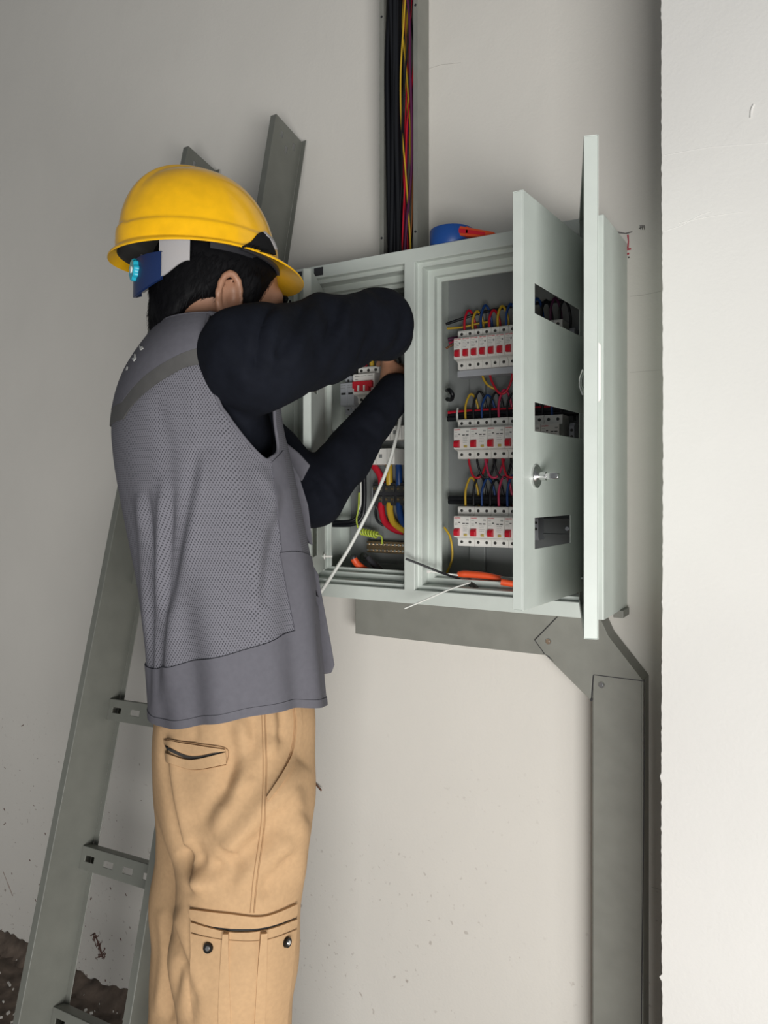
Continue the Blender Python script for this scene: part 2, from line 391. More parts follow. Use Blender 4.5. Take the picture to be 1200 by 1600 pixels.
# doors: folded sheet-metal pans
def pan(name, hinge, ang, wd, z0, z1, side, t, holes=()):
    # ang: heading of the door from its hinge, measured from +x; side: +1 inner side to the left of the heading
    d = Vector((math.cos(ang), math.sin(ang), 0)); inn = Vector((-d.y, d.x, 0)) * side; H = Vector((hinge[0], hinge[1], 0)); k = .0014
    m = MB(); holed(m, 0, wd, z0, z1, list(holes), H, d, EZ, inn, k)
    plate(m, [0, wd], [k, t], [], H + EZ * (z0), d, inn, EZ, k); plate(m, [0, wd], [k, t], [], H + EZ * (z1 - k), d, inn, EZ, k)
    plate(m, [z0 + k, z1 - k], [k, t], [], H, EZ, inn, d, k); plate(m, [z0 + k, z1 - k], [k, t], [], H + d * (wd - k), EZ, inn, d, k)
    # turned-in lips
    for s0, s1 in ((0, .010), (wd - .010, wd)):
        plate(m, [s0, s1], [z0, z1], [], H + inn * (t - k), d, EZ, inn, k)
    for q0, q1 in ((z0, z0 + .010), (z1 - .010, z1)):
        plate(m, [.010, wd - .010], [q0, q1], [], H + inn * (t - k), d, EZ, inn, k)
    o = m.build(name, M_cab, cab, bevel=0.0009, seg=2)
    return o, H, d, inn
# right inner door
IA = math.radians(-93.5)
h3 = [(.045, .270, 1.680, 1.7225), (.045, .270, 1.513, 1.554), (.125, .270, 1.346, 1.390)]
dri, H, d, inn = pan('inner_door', (-0.335, -0.163), IA, 0.312, 1.2634, 1.8416, -1, .0155, h3)
def door_lock(door, H, d, inn, s, z):
    c = H + d * s + EZ * z; o = -inn
    m = MB(); m.cyl(c, c + o * .003, .0165, 28); m.cyl(c + o * .003, c + o * .0055, .013, 28, .0115); m.cyl(c + o * .005, c + o * .016, .0062, 20)
    k = m.build('lock', M_steel, door, smooth=True)
    m = MB(); m.box(-.003, .003, -.016, .016, -.0035, .0035)
    q = MB(); a = c + o * .018
    q.loops([[a + o * y + d * (x * w) + EZ * (zz * w) for x, zz in ((-.004, -.0045), (.004, -.0045), (.004, .0045), (-.004, .0045))] for y, w in ((-.004, .6), (0, 1), (.012, 1), (.017, .7))], cap=True)
    q.build('lock_handle', M_steel, door, smooth=True, bevel=.001)
door_lock(dri, H, d, inn, .268, 1.449)
# left inner door, ajar
LA = math.atan2(-0.158, 0.0785)
dli, H2, d2, inn2 = pan('inner_door', (-0.900, -0.160), LA, 0.176, 1.2634, 1.8416, -1, .0155, [(.10, .158, 1.616, 1.7225), (.10, .158, 1.302, 1.378)])
inn2 = -inn2
c = H2 + d2 * .03 + EZ * 1.283
m = MB(); m.cyl(c + EZ * .01, c + EZ * .01 + inn2 * .02, .002, 10); m.cyl(c + EZ * .01 + inn2 * .003, c + EZ * .01 + inn2 * .006, .006, 14); m.build('stud', M_white, dli)
# right outer door
OA = math.atan2(-0.300, 0.090)
dro, H3, d3, inn3 = pan('outer_door', (-0.339, -0.184), OA, 0.312, 1.236, 1.889, -1, .0185)
m = MB(); cc = H3 + d3 * .285 + EZ * 1.585
m.hexa([cc + EZ * s1 * .04 + d3 * s2 * .008 for s1, s2 in ((-1, -1), (1, -1), (1, 1), (-1, 1))], [cc - inn3 * .004 + EZ * s1 * .036 + d3 * s2 * .006 for s1, s2 in ((-1, -1), (1, -1), (1, 1), (-1, 1))])
m.build('handle', M_white, dro, bevel=.001)
m = MB(); cc = H3 + d3 * .255 + inn3 * .0185 + EZ * 1.578
m.tube([cc + EZ * .016 - inn3 * .001, cc + EZ * .004 + inn3 * .003, cc - EZ * .006 + inn3 * .003, cc - EZ * .018 - inn3 * .001], .0022, 8); m.build('latch_tongue', M_steel, dro, smooth=True)
for zz in (1.30, 1.82):
    m = MB(); a = H3 + inn3 * .010 + d3 * .002 + EZ * zz; m.cyl(a - EZ * .025, a + EZ * .025, .005, 14); m.build('hinge', M_dark, dro, smooth=True)
m = MB(); a = H3 + d3 * .05 + inn3 * .0025 + EZ * 1.285; m.cyl(a, a + inn3 * .016, .003, 12); m.cyl(a + inn3 * .006, a + inn3 * .010, .0065, 6); m.build('earth_stud', M_steel, dro, smooth=True)
# left outer door, swung wide
LO = math.radians(-107.0)
dlo, H4, d4, inn4 = pan('outer_door', (-0.9655, -0.184), LO, 0.222, 1.236, 1.872, 1, .0185)
for px, py in ((428, 464), (439, 466), (453, 471)):
    dd = ray(px, py); n = inn4; o = H4 + inn4 * .0018
    tt = (o - CAM).dot(n) / dd.dot(n); p = CAM + dd * tt
    MB().cyl(p, p + inn4 * .0008, .0028, 12).build('screw_hole', M_dark, dlo)

# ------------------------------------------------------------------ breakers
def text_marks(mb, x0, x1, z, h, y, n, seed):
    r = random.Random(seed); x = x0; w = (x1 - x0) / n
    for i in range(n):
        k = r.random()
        mb.box(x + w * .08, x + w * .34, y - .00015, y + .0002, z, z + h)
        if k > .3: mb.box(x + w * .34, x + w * .88, y - .00015, y + .0002, z + (h * .75 if k > .6 else 0), z + (h if k > .6 else h * .25))
        if k < .7: mb.box(x + w * .62, x + w * .88, y - .00015, y + .0002, z, z + h * .9)
        x += w
def breaker_body(w, h=.080, nose=.043):
    g = .0003; prof = [(0, -h / 2), (-.044, -h / 2), (-.046, -h / 2 + .003), (-.046, -nose / 2 - .006), (-.050, -nose / 2 - .002), (-.064, -nose / 2), (-.066, -nose / 2 + .002), (-.066, nose / 2 - .002), (-.064, nose / 2), (-.048, nose / 2), (-.046, nose / 2 + .003), (-.046, h / 2 - .003), (-.044, h / 2), (0, h / 2)]
    m = MB(); m.prism([Vector((-w / 2 + g, y, z)) for y, z in prof], (w - 2 * g, 0, 0)); return m
def screws(par, xs, h=.080):
    for x in xs:
        for s in (1, -1):
            m = MB(); z = s * (h / 2 - .0085); m.cyl((x, -.0462, z), (x, -.0466, z), .0031, 14); m.build('terminal_screw', M_screw, par, smooth=True)
def make_mcb():
    e = empty('circuit_breaker', (0, 0, 0), 'x', 'breaker', 'single breakers in the top row')
    bo = breaker_body(.018).build('body', M_white, e, bevel=.0006)
    m = MB(); m.loops([[Vector((sx * .0048, y, zc + sz * hz)) for sx, sz in ((-1, -1), (1, -1), (1, 1), (-1, 1))] for y, hz, zc in ((-.0655, .0078, -.0095), (-.0715, .0066, -.0105), (-.0735, .004, -.0125))], cap=True)
    m.build('toggle', M_red, e, bevel=.0008)
    m = MB(); text_marks(m, -.0078, .0072, .0172, .0022, -.0661, 6, 1); m.build('brand_print', M_print_red, e)
    m = MB()
    for k, zz in enumerate((.0140, .0105, .0075, .0045, .0018)): text_marks(m, -.0070, .0005 + .002 * (k % 2), zz, .0009, -.0661, 4, k)
    m.box(.0030, .0060, -.0662, -.0658, .008, .0115); m.build('rating_print', M_print, e)
    screws(e, [0.0])
    return e
def make_rcbo():
    e = empty('residual_current_breaker', (0, 0, 0), 'x', 'breaker', 'double-width breakers')
    breaker_body(.036).build('body', M_white, e, bevel=.0006)
    m = MB(); m.loops([[Vector((-.010 + sx * wx, y, zc + sz * hz)) for sx, sz in ((-1, -1), (1, -1), (1, 1), (-1, 1))] for y, hz, zc, wx in ((-.0655, .0080, -.0105, .0056), (-.0715, .0066, -.0115, .0052), (-.0740, .004, -.0135, .0052))], cap=True)
    m.build('toggle', M_red, e, bevel=.0008)
    m = MB(); text_marks(m, -.0165, -.003, .0165, .0022, -.0661, 6, 3); m.build('brand_print', M_print_red, e)
    m = MB()
    for k, zz in enumerate((.0125, .0065, .0035)): text_marks(m, -.0155, -.009, zz, .0009, -.0661, 4, 9 + k)
    for k, zz in enumerate((.002, -.0015, -.005, -.0085)): text_marks(m, .002, .013 - .002 * (k % 2), zz, .0009, -.0661, 6, 19 + k)
    text_marks(m, .0095, .0150, .0125, .0028, -.0661, 3, 31); m.build('rating_print', M_print, e)
    m = MB(); m.box(.001, .0068, -.0662, -.0658, .0055, .0075); m.box(.0085, .0145, -.0662, -.0658, .0055, .0075); m.box(-.0075, -.0035, -.0662, -.0658, .0075, .0095); m.build('rating_window', M_print_black, e)
    m = MB(); m.box(.0045, .0115, -.0675, -.0655, -.0185, -.0135); m.build('test_button', M_ybtn, e, bevel=.0005)
    screws(e, [-.009, .009])
    return e
ORD = ['first', 'second', 'third', 'fourth', 'fifth', 'sixth', 'seventh', 'eighth', 'ninth', 'tenth', 'eleventh', 'twelfth', 'thirteenth', 'fourteenth']
mcb = make_mcb(); XB0 = -0.6385; YB = -0.0195
for i in range(12):
    o = mcb if i == 0 else copy_tree(mcb)
    o.location = (XB0 + .009 + .018 * i, YB, ROWZ[0]); tag(o, 'white breaker with red toggle, %s from the left in the top row' % ORD[i])
rc = make_rcbo(); k = 0
for r, n, nm in ((1, 6, 'middle'), (2, 4, 'bottom')):
    for i in range(n):
        o = rc if k == 0 else copy_tree(rc); k += 1
        o.location = (XB0 + .018 + .036 * i, YB, ROWZ[r]); tag(o, 'wide white breaker with red toggle, %s from the left in the %s row' % (ORD[i], nm), group='double-width breakers in the %s row' % nm)
# grey end clamp after the bottom row and after the middle row
for x, r, lb in ((-0.478, 2, 'small grey rail end clamp right of the bottom breaker row'), (-0.408, 1, 'small grey rail end clamp right of the middle breaker row'), (-0.408, 0, 'small grey rail end clamp right of the top breaker row')):
    e = empty('end_clamp', (x, YB, ROWZ[r]), lb, 'clamp', 'rail end clamps')
    m = MB(); m.prism([Vector((x - .005, YB + y, ROWZ[r] + z)) for y, z in ((0, -.024), (-.030, -.024), (-.036, -.018), (-.036, .018), (-.030, .024), (0, .024))], (.010, 0, 0)); m.build('clamp_body', M_grey, e, bevel=.0006)
    for zz in (.010, -.002): MB().cyl((x, YB - .0355, ROWZ[r] + zz), (x, YB - .0368, ROWZ[r] + zz), .0028, 12).build('screw', M_screw, e)
e = empty('busbar_strip', (XB0 + .108, YB, 1.66), 'grey busbar strip running under the top row of breakers', 'busbar')
m = MB(); m.box(XB0 - .004, XB0 + .216, YB - .040, YB - .006, 1.6585, 1.6715); m.build('strip', M_grey, e, bevel=.001)

# left compartment devices
ms = empty('main_switch', (-0.8496, -0.027, 1.657), 'white three-pole main switch with a wide red handle', 'switch')
bo = breaker_body(.054, .080, .045); bo.v = [(x - .8496, y - .020, z + 1.657) for x, y, z in bo.v]; bo.build('body', M_white, ms, bevel=.0006)
m = MB(); m.box(-.874, -.8252, -.094, -.086, 1.6475, 1.662); m.build('handle_bar', M_red, ms, bevel=.001)
for xx in (-.8635, -.8496, -.8355):
    MB().box(xx - .0042, xx + .0042, -.097, -.086, 1.640, 1.650).build('toggle', M_red, ms, bevel=.0006)
for xx in (-.857, -.8425):
    MB().box(xx - .0016, xx + .0016, -.0975, -.086, 1.640, 1.6525).build('divider', M_white, ms)
m = MB(); text_marks(m, -.873, -.860, 1.673, .002, -.0861, 5, 4); text_marks(m, -.857, -.843, 1.6735, .0012, -.0861, 7, 5); text_marks(m, -.840, -.827, 1.6735, .0012, -.0861, 7, 6); text_marks(m, -.873, -.864, 1.666, .0012, -.0861, 4, 7); m.build('brand_print', M_print_black, ms)
for xx in (-.8676, -.8496, -.8316):
    for zz in (1.6885, 1.6255): MB().cyl((xx, -.066, zz), (xx, -.0666, zz), .0034, 14).build('terminal_screw', M_screw, ms)
for i, x in enumerate((-.9025, -.8845)):
    e = empty('surge_module', (x, -.027, 1.638), 'grey slim surge module %s beside the white main switch' % ('on the far left' if i == 0 else 'directly'), 'module', 'grey surge modules')
    bo = breaker_body(.0178, .086, .050); bo.v = [(a + x, y - .026 + .008, z + 1.638) for a, y, z in bo.v]; bo.build('body', M_grey, e, bevel=.0006)
    MB().box(x - .0055, x + .0055, -.0845, -.0835, 1.6365, 1.641).build('indicator_window', M_print_black, e)
    m = MB(); text_marks(m, x - .007, x + .006, 1.656, .0015, -.0842, 4, 40 + i); text_marks(m, x - .007, x + .004, 1.651, .0012, -.0842, 4, 43 + i); m.build('rating_print', M_print, e)
    for zz in (1.670, 1.607): MB().cyl((x, -.0640, zz), (x, -.0646, zz), .0028, 12).build('terminal_screw', M_screw, e)
def block(name, label, px0, py0, px1, py1, y, dep):
    a = PY(px0, py1, y); c = PY(px1, py0, y); e = empty(name, (a.x, y + dep, a.z), label, 'block', 'white terminal covers')
    w = c.x - a.x; h = c.z - a.z
    m = MB(); m.prism([Vector((a.x + xx, y, a.z + zz)) for xx, zz in ((0, 0), (w, 0), (w, h), (w * .12, h), (0, h * .6))], (0, dep, 0)); m.build('cover', M_white, e, bevel=.002)
    MB().box(a.x + w * .42, a.x + w * .42 + .008, y - .0005, y + .001, a.z + h * .4, a.z + h * .4 + .008).build('screw_recess', M_print, e)
    for q in (.3, .72): MB().box(a.x + w * q, a.x + w * q + .001, y - .0004, y + .001, a.z + .001, a.z + h - .001).build('seam', M_print, e)
block('terminal_cover', 'white plastic terminal cover nearest the divider, upper of two', 596, 664, 640, 688, -0.085, .055)
block('terminal_cover', 'white plastic terminal cover beneath the forearm, lower of two', 575, 700, 616, 726, -0.085, .055)
# dark distribution terminal block
tbk = empty('terminal_block', (XY(605, -.06), -.03, 1.41), 'black four-way terminal block above the brass earth bar', 'terminal block')
a = PY(580, 790, -.062); c = PY(636, 754, -.062)
MB().box(a.x, c.x, -.056, -.0265, a.z, c.z).build('base', M_dark, tbk, bevel=.0015)
m = MB(); m.box(a.x - .006, a.x, -.05, -.0265, a.z + .008, c.z - .010); m.build('end_foot', M_grey, tbk, bevel=.001)
wdt = (c.x - a.x) / 3
for i in range(3):
    for zz in (.28, .74):
        z = a.z + (c.z - a.z) * zz; x = a.x + wdt * (i + .5)
        MB().box(x - wdt * .40, x + wdt * .40, -.060, -.056, z - .007, z + .007).build('clamp', M_screw, tbk, bevel=.001)
        for q in (-.25, .25): MB().cyl((x + wdt * q, -.060, z), (x + wdt * q, -.0615, z), .0028, 10).build('screw', M_brass, tbk)
# earth bar
eb = empty('earth_bar', (XY(600, -.045), -.03, 1.31), 'brass earth bar with two rows of screws at the bottom of the left compartment', 'earth bar')
a = PY(573, 863, -.045); c = PY(640, 848, -.045)
MB().box(a.x, c.x, -.045, -.034, a.z, c.z).build('bar', M_brass, eb, bevel=.0008)
for s in (.1, .9): MB().box(a.x + (c.x - a.x) * s - .004, a.x + (c.x - a.x) * s + .004, -.034, -.0262, a.z + .003, c.z - .003).build('standoff', M_dark, eb)
for i in range(11):
    x = a.x + (c.x - a.x) * (i + .5) / 11
    for q in (.24, .76): MB().cyl((x, -.045, a.z + (c.z - a.z) * q), (x, -.0485, a.z + (c.z - a.z) * q), .0026, 10).build('bar_screw', M_steel, eb)
p = PY(569, 870, -.026); m = MB(); m.cyl(p, p + Vector((0, -.008, 0)), .0055, 6); m.cyl(p, p + Vector((0, -.0025, 0)), .0085, 18); bt = m.build('hex_bolt', M_steel, cab)
p = PY(887, 826, -.022); m = MB(); m.cyl(p, p + Vector((0, -.004, 0)), .004, 14); m.build('rail_screw', M_steel, cab)

# ------------------------------------------------------------------ wires
WG = {}
def wire(colr, pts, r, label, group=None, name='wire', n=10, sides=8):
    m = MB(); P = spline(pts, n); m.tube(P, r, sides); o = m.build(name, M_wire[colr], smooth=True, origin=P[0], angle=80)
    tag(o, label, {'cable_tie': 'cable tie', 'plastic_tube': 'tube', 'earth_strap': 'strap', 'cable': 'cable'}.get(name, 'wire'), group); return o
def jumper(colr, x0, x1, y0, y1, z, h, r, label, group, down=False):
    s = -1 if down else 1
    return wire(colr, [(x0, y0, z - s * .003), (x0, y0, z + s * h * .55), ((x0 * .6 + x1 * .4), (y0 * .7 + y1 * .3), z + s * h), (x1 * .8 + x0 * .2, (y0 * .3 + y1 * .7), z + s * h * .82), (x1, y1, z + s * h * .3), (x1, y1, z - s * .01)], r, label, group)
top = ROWZ[0] + .040; g1 = 'wires looping above the top row'
cs = ['red', 'yellow', 'blue', 'red', 'yellow', 'blue', 'blue', 'pink', 'blue', 'black', 'purple', 'black']
for i, c in enumerate(cs):
    x = XB0 + .009 + .018 * i
    jumper(c, x, x + .012, YB - .032, YB - .004, top, (.044, .040, .050, .038, .044, .046, .038, .042, .05, .044, .046, .04)[i], .0026, '%s wire looping up from the %s breaker of the top row' % (c, ORD[i]), g1)
g2 = 'wires looping above the middle row'; top = ROWZ[1] + .040
cs = ['yellow', 'black', 'blue', 'black', 'pink', 'black', 'blue', 'black', 'red', 'black', 'blue', 'black']
for i, c in enumerate(cs):
    x = XB0 + .009 + .018 * i
    jumper(c, x + .003, x + .021, YB - .034, YB - .008, top, .052 + .005 * math.sin(i * 2.1), .0024, '%s wire arching above the %s terminal of the middle row' % (c, ORD[i]), g2)
g3 = 'wires looping above the bottom row'; top = ROWZ[2] + .040
cs = ['yellow', 'black', 'blue', 'black', 'pink', 'blue', 'black', 'blue']
for i, c in enumerate(cs):
    x = XB0 + .009 + .018 * i
    jumper(c, x + .003, x + .021, YB - .034, YB - .008, top, .058 + .005 * math.sin(i * 1.7), .0024, '%s wire arching above the %s terminal of the bottom row' % (c, ORD[i]), g3)
g4 = 'wires hanging below the breaker rows'; bo_ = ROWZ[0] - .040
x = XB0
wire('yellow', [(x + .045, YB - .03, bo_ + .004), (x + .048, YB - .03, bo_ - .015), (x + .058, YB - .028, bo_ - .032), (x + .075, YB - .02, bo_ - .042)], .0024, 'yellow wire dropping below the top row of breakers', g4)
wire('red', [(x + .063, YB - .03, bo_ + .004), (x + .066, YB - .032, bo_ - .02), (x + .082, YB - .034, bo_ - .048), (x + .096, YB - .032, bo_ - .050), (x + .108, YB - .03, bo_ - .028), (x + .112, YB - .03, bo_ + .004)], .0024, 'dark red wire hanging in a loop below the top row of breakers', g4)
bo_ = ROWZ[1] - .040
cs = ['red', 'black', 'pink', 'black', 'red', 'black', 'blue']
for i, c in enumerate(cs):
    x0 = XB0 + .018 + .018 * i; x1 = x0 + .034
    wire(c, [(x0, YB - .032, bo_ + .004), (x0 + .003, YB - .034, bo_ - .012), ((x0 + x1) / 2 - .006, YB - .034 + .004 * (i % 2), bo_ - .035), ((x0 + x1) / 2 + .008, YB - .030 + .004 * (i % 2), bo_ - .036), (x1 - .002, YB - .022, bo_ - .015), (x1, YB - .012, bo_ + .004)], .0024, '%s wire hanging in a loop below the %s terminal of the middle row' % (c, ORD[i]), g4)
# horizontal harnesses behind the rows
g5 = 'harness cables behind the rows'
wire('black', [(-.672, -.05, 1.772), (-.64, -.045, 1.780), (-.60, -.035, 1.790), (-.54, -.03, 1.796), (-.45, -.03, 1.795), (-.36, -.03, 1.79)], .003, 'black cable running behind the top wire loops', g5)
wire('yellow', [(-.672, -.045, 1.764), (-.64, -.04, 1.764), (-.61, -.03, 1.770), (-.585, -.025, 1.772)], .0022, 'yellow wire running left of the top row of breakers', g5)
wire('purple', [(-.672, -.04, 1.742), (-.65, -.035, 1.745), (-.61, -.028, 1.752), (-.5, -.028, 1.755)], .004, 'purple cable entering left behind the top row of breakers', g5)
wire('pink', [(-.672, -.036, 1.734), (-.65, -.033, 1.742), (-.62, -.026, 1.748), (-.5, -.026, 1.750)], .0025, 'crimson wire entering left behind the top row of breakers', g5)
wire('brown', [(-.672, -.05, 1.722), (-.655, -.046, 1.730), (-.635, -.035, 1.738)], .0022, 'tan wire entering left of the top row of breakers', g5)
for j, (zz, c, rr) in enumerate(((1.584, 'black', .007), (1.590, 'red', .004), (1.577, 'black', .006))):
    wire(c, [(-.672, -.036 - .003 * j, zz), (-.60, -.034, zz + .001), (-.50, -.033, zz), (-.36, -.033, zz + .001)], rr, '%s harness cable behind the middle wire loops, %s' % (c, ('uppermost', 'bright', 'lowest')[j]) if j != 1 else 'red harness cable behind the middle wire loops', g5)
for j, zz in enumerate((1.412, 1.405)):
    wire('black', [(-.672, -.036, zz), (-.60, -.034, zz), (-.50, -.034, zz), (-.36, -.034, zz)], .006, '%s black harness cable behind the bottom wire loops' % ('upper', 'lower')[j], g5)
wire('white', [(-.648, -.045, 1.597), (-.646, -.052, 1.584), (-.648, -.045, 1.570)], .0022, 'white cable tie around the harness left of the middle row', name='cable_tie')
wire('yellow', [(-.676, -.05, 1.352), (-.662, -.05, 1.330), (-.658, -.05, 1.29), (-.668, -.055, 1.258)], .0024, 'yellow-green wire hanging at the left edge below the bottom row')
wire('black', [(-.674, -.04, 1.636), (-.66, -.06, 1.634), (-.652, -.062, 1.624), (-.66, -.05, 1.616), (-.674, -.04, 1.618)], .0045, 'black cable loop peeking out left of the middle row')
wire('black', [(-.40, -.03, 1.346), (-.385, -.045, 1.330), (-.41, -.05, 1.300), (-.46, -.045, 1.29)], .0035, 'black cable curving below the empty rail in the bottom row')
# left compartment thick feeders
g6 = 'feeder cables on the black terminal block'
tx = [XY(596, -.05), XY(609, -.05), XY(624, -.05)]
for x, c in zip(tx, ('red', 'yellow', 'blue')):
    wire(c, [(x - .02 if c == 'red' else x - .002, -.05, 1.482), (x - .008 if c == 'red' else x, -.052, 1.470), (x, -.052, 1.455), (x, -.050, 1.436)], .0075, 'thick %s cable entering the black terminal block from above' % c, g6)
    wire(c, [(x, -.050, 1.402), (x + .002, -.053, 1.385), (x + .012, -.055, 1.360), (x + .035, -.055, 1.345), (x + .055, -.05, 1.340)], .0075, 'thick %s cable curving away below the black terminal block' % c, g6)
wire('yellow', [(tx[1] + .006, -.050, 1.402), (tx[1] + .009, -.056, 1.38), (tx[1] + .022, -.06, 1.352), (tx[1] + .05, -.06, 1.336)], .003, 'thin yellow wire beside the thick yellow cable', g6)
wire('black', [(XY(590, -.05), -.05, 1.398), (XY(588, -.05), -.053, 1.38), (XY(592, -.05), -.055, 1.362), (XY(600, -.05), -.05, 1.352)], .003, 'thin black wire curving below the black terminal block', g6)
g7 = 'wires above the main switch'
for x, c in ((-.8676, 'red'), (-.8496, 'yellow'), (-.8316, 'blue')):
    wire(c, [(x, -.050, 1.694), (x, -.052, 1.712), (x + .002, -.050, 1.732), (x + .004, -.035, 1.76), (x + .004, -.03, 1.80)], .0055, 'thick %s cable entering the main switch from above' % c, g7)
for i, x in enumerate((-.905, -.897, -.886, -.879)):
    wire('black', [(x, -.048, 1.676), (x, -.05, 1.70), (x + .002, -.045, 1.73), (x + .002, -.03, 1.78)], .0028, 'thin black wire above the grey surge modules, %s from the left' % ORD[i], g7)
for i in range(5):
    x = -.812 + .016 * i
    wire('black', [(x, -.05, 1.70), (x + .004, -.06, 1.722), (x + .012, -.06, 1.724), (x + .017, -.05, 1.702)], .0024, 'black wire loop right of the main switch, %s of five' % ORD[i], g7)
for i, x in enumerate((-.9025, -.8845)):
    wire('red', [(x, -.048, 1.600), (x, -.049, 1.592), (x + .001, -.049, 1.586)], .0038, 'short red lead under the %s grey surge module' % ('left' if i == 0 else 'right'), 'leads under the surge modules')
    wire('white', [(x + .001, -.049, 1.588), (x + .001, -.049, 1.576)], .0042, 'white ferrule sleeve under the %s grey surge module' % ('left' if i == 0 else 'right'), 'leads under the surge modules')
    wire('black', [(x + .001, -.049, 1.578), (x + .002, -.05, 1.555), (x + .012, -.045, 1.53), (x + .02, -.035, 1.50)], .0032, 'black lead under the %s grey surge module' % ('left' if i == 0 else 'right'), 'leads under the surge modules')
# harness in the left compartment, spiral earth wire
hx = XY(563, -.045)
wire('black', [(hx, -.045, 1.50), (hx + .002, -.045, 1.45), (hx + .003, -.047, 1.40), (hx - .002, -.05, 1.375), (hx - .02, -.055, 1.360), (hx - .06, -.06, 1.358), (hx - .09, -.06, 1.358)], .0045, 'black harness cable bending left at the bottom of the left compartment')
wire('black', [(hx + .007, -.042, 1.50), (hx + .009, -.042, 1.45), (hx + .010, -.044, 1.40), (hx + .004, -.046, 1.368), (hx - .02, -.052, 1.352), (hx - .09, -.056, 1.350)], .0045, 'second black harness cable bending left at the bottom of the left compartment')
wire('white', [(hx + .003, -.051, 1.49), (hx + .005, -.051, 1.44), (hx + .006, -.053, 1.40), (hx + .002, -.055, 1.385)], .002, 'white wire bound along the black harness in the left compartment')
pts = [PY(561, 770, -.055), PY(560, 795, -.058), PY(557, 812, -.06), PY(560, 826, -.06)]
a = PY(563, 830, -.06); c = PY(590, 836, -.06)
for k in range(61):
    q = k / 60; ph = q * 2 * math.pi * 6.5; pp = a.lerp(c, q); pts.append(pp + Vector((0, .0065 * math.cos(ph), .0065 * math.sin(ph))))
pts += [PY(596, 838, -.058), PY(597, 850, -.05)]
wire('green', pts, .0019, 'yellow-green earth wire coiled into a spiral above the earth bar', n=3)
# long pale tube hanging out of the left compartment
wire('white', [PY(628, 625, -.085), PY(626, 650, -.10), PY(619, 685, -.12), PY(604, 735, -.14), PY(580, 790, -.155), PY(548, 852, -.178), PY(520, 897, -.197), PY(498, 930, -.21)], .0037, 'long pale plastic tube hanging out over the lower frame of the left compartment', name='plastic_tube')
# loose strips and tools in the right compartment
wire('white', [PY(632, 951, -.235), PY(668, 936, -.21), PY(700, 922, -.185), PY(735, 910, -.15)], .0014, 'thin white cable tie poking out over the lower frame of the right compartment', name='cable_tie')
wire('black', [PY(634, 873, -.21), PY(660, 883, -.19), PY(690, 895, -.165), PY(725, 907, -.12)], .0022, 'thin black cable tie poking out over the divider', name='cable_tie')
e = empty('cable_tie', PY(670, 893, -.17), 'white cable tie with square head beside the orange tool handle', 'cable tie')
m = MB(); m.tube([PY(672, 893, -.17), PY(695, 896, -.155), PY(725, 900, -.13)], .0014, 6); m.build('strap', M_wire['white'], e)
a = PY(670, 893, -.17); MB().box(a.x - .003, a.x + .003, a.y - .003, a.y + .003, a.z - .0028, a.z + .0028).build('tie_head', M_white, e, bevel=.0008)
# orange tool handle lying in the bottom
e = empty('pliers', PY(740, 905, -.13), 'orange-handled pliers lying at the bottom of the right compartment', 'pliers')
P = spline([PY(715, 897, -.135), PY(730, 897, -.13), PY(755, 899, -.125), PY(780, 904, -.12), PY(798, 910, -.115)], 6)
m = MB(); m.tube(P, [.0045 + .003 * min(1, i / 4) - .002 * (i / len(P)) for i in range(len(P))], 12); m.build('handle', M_orange, e, smooth=True)
P = spline([PY(783, 909, -.150), PY(800, 912, -.145), PY(830, 915, -.135)], 6)
m = MB(); m.tube(P, .0062, 12); m.build('handle', M_orange, e, smooth=True)
m = MB(); m.cyl(PY(733, 908, -.13), PY(745, 922, -.145), .006, 10); m.build('jaw', M_screw, e)
# pliers with an orange and a black grip in the left compartment
e = empty('pliers', PY(570, 890, -.10), 'pliers with one orange and one black grip at the bottom of the left compartment', 'pliers')
P = spline([PY(551, 868, -.12), PY(555, 877, -.115), PY(564, 886, -.11), PY(585, 899, -.10)], 6)
m = MB(); m.tube(P[:4], [.005, .0065, .007, .0072], 12); m.build('grip_tip', M_dark, e, smooth=True)
m = MB(); m.tube(P[3:], .0074, 12); m.build('handle', M_orange, e, smooth=True)
P = spline([PY(575, 870, -.09), PY(580, 877, -.09), PY(590, 887, -.09), PY(604, 900, -.09)], 6)
m = MB(); m.tube(P, [.005] + [.0068] * (len(P) - 1), 12); m.build('grip', M_dark, e, smooth=True)
# earth strap by the right door hinge
wire('brown', [PY(906, 874, -.19), PY(901, 880, -.195), PY(899, 895, -.198), PY(900, 910, -.198), PY(901, 925, -.19)], .004, 'brown-orange earth strap by the lower hinge of the right outer door', name='earth_strap')

# ------------------------------------------------------------------ things on top of the cabinet
zt = CZ1 + .0005
tp_ = empty('tape_roll', (XY(706, -.135), -.135, zt), 'blue roll of electrical tape lying on top of the cabinet', 'tape')
c = Vector((XY(706, -.135), -.135, zt)); m = MB(); n = 40; rings = []
for rr, zz in ((.024, 0), (.041, 0), (.0425, .002), (.0425, .034), (.041, .036), (.024, .036)):
    rings.append([c + Vector((rr * math.cos(6.2832 * i / n), rr * math.sin(6.2832 * i / n), zz)) for i in range(n)])
rings.append(rings[0]); m.loops(rings); m.build('tape', M_blue, tp_, smooth=True)
m = MB(); rings = [[c + Vector((rr * math.cos(6.2832 * i / n), rr * math.sin(6.2832 * i / n), zz)) for i in range(n)] for rr, zz in ((.022, .0005), (.0239, .0005), (.0239, .0355), (.022, .0355), (.022, .0005))]
m.loops(rings); m.build('core', M_print, tp_, smooth=True)
kn = empty('utility_knife', (XY(735, -.15), -.15, zt), 'orange-red utility knife resting against the blue tape on the cabinet', 'knife')
A0 = PY(704, 367, -.165); A1 = PY(705, 350, -.165); B0 = PY(772, 372, -.165); B1 = PY(772, 362, -.165); dv = Vector((0, .016, 0))
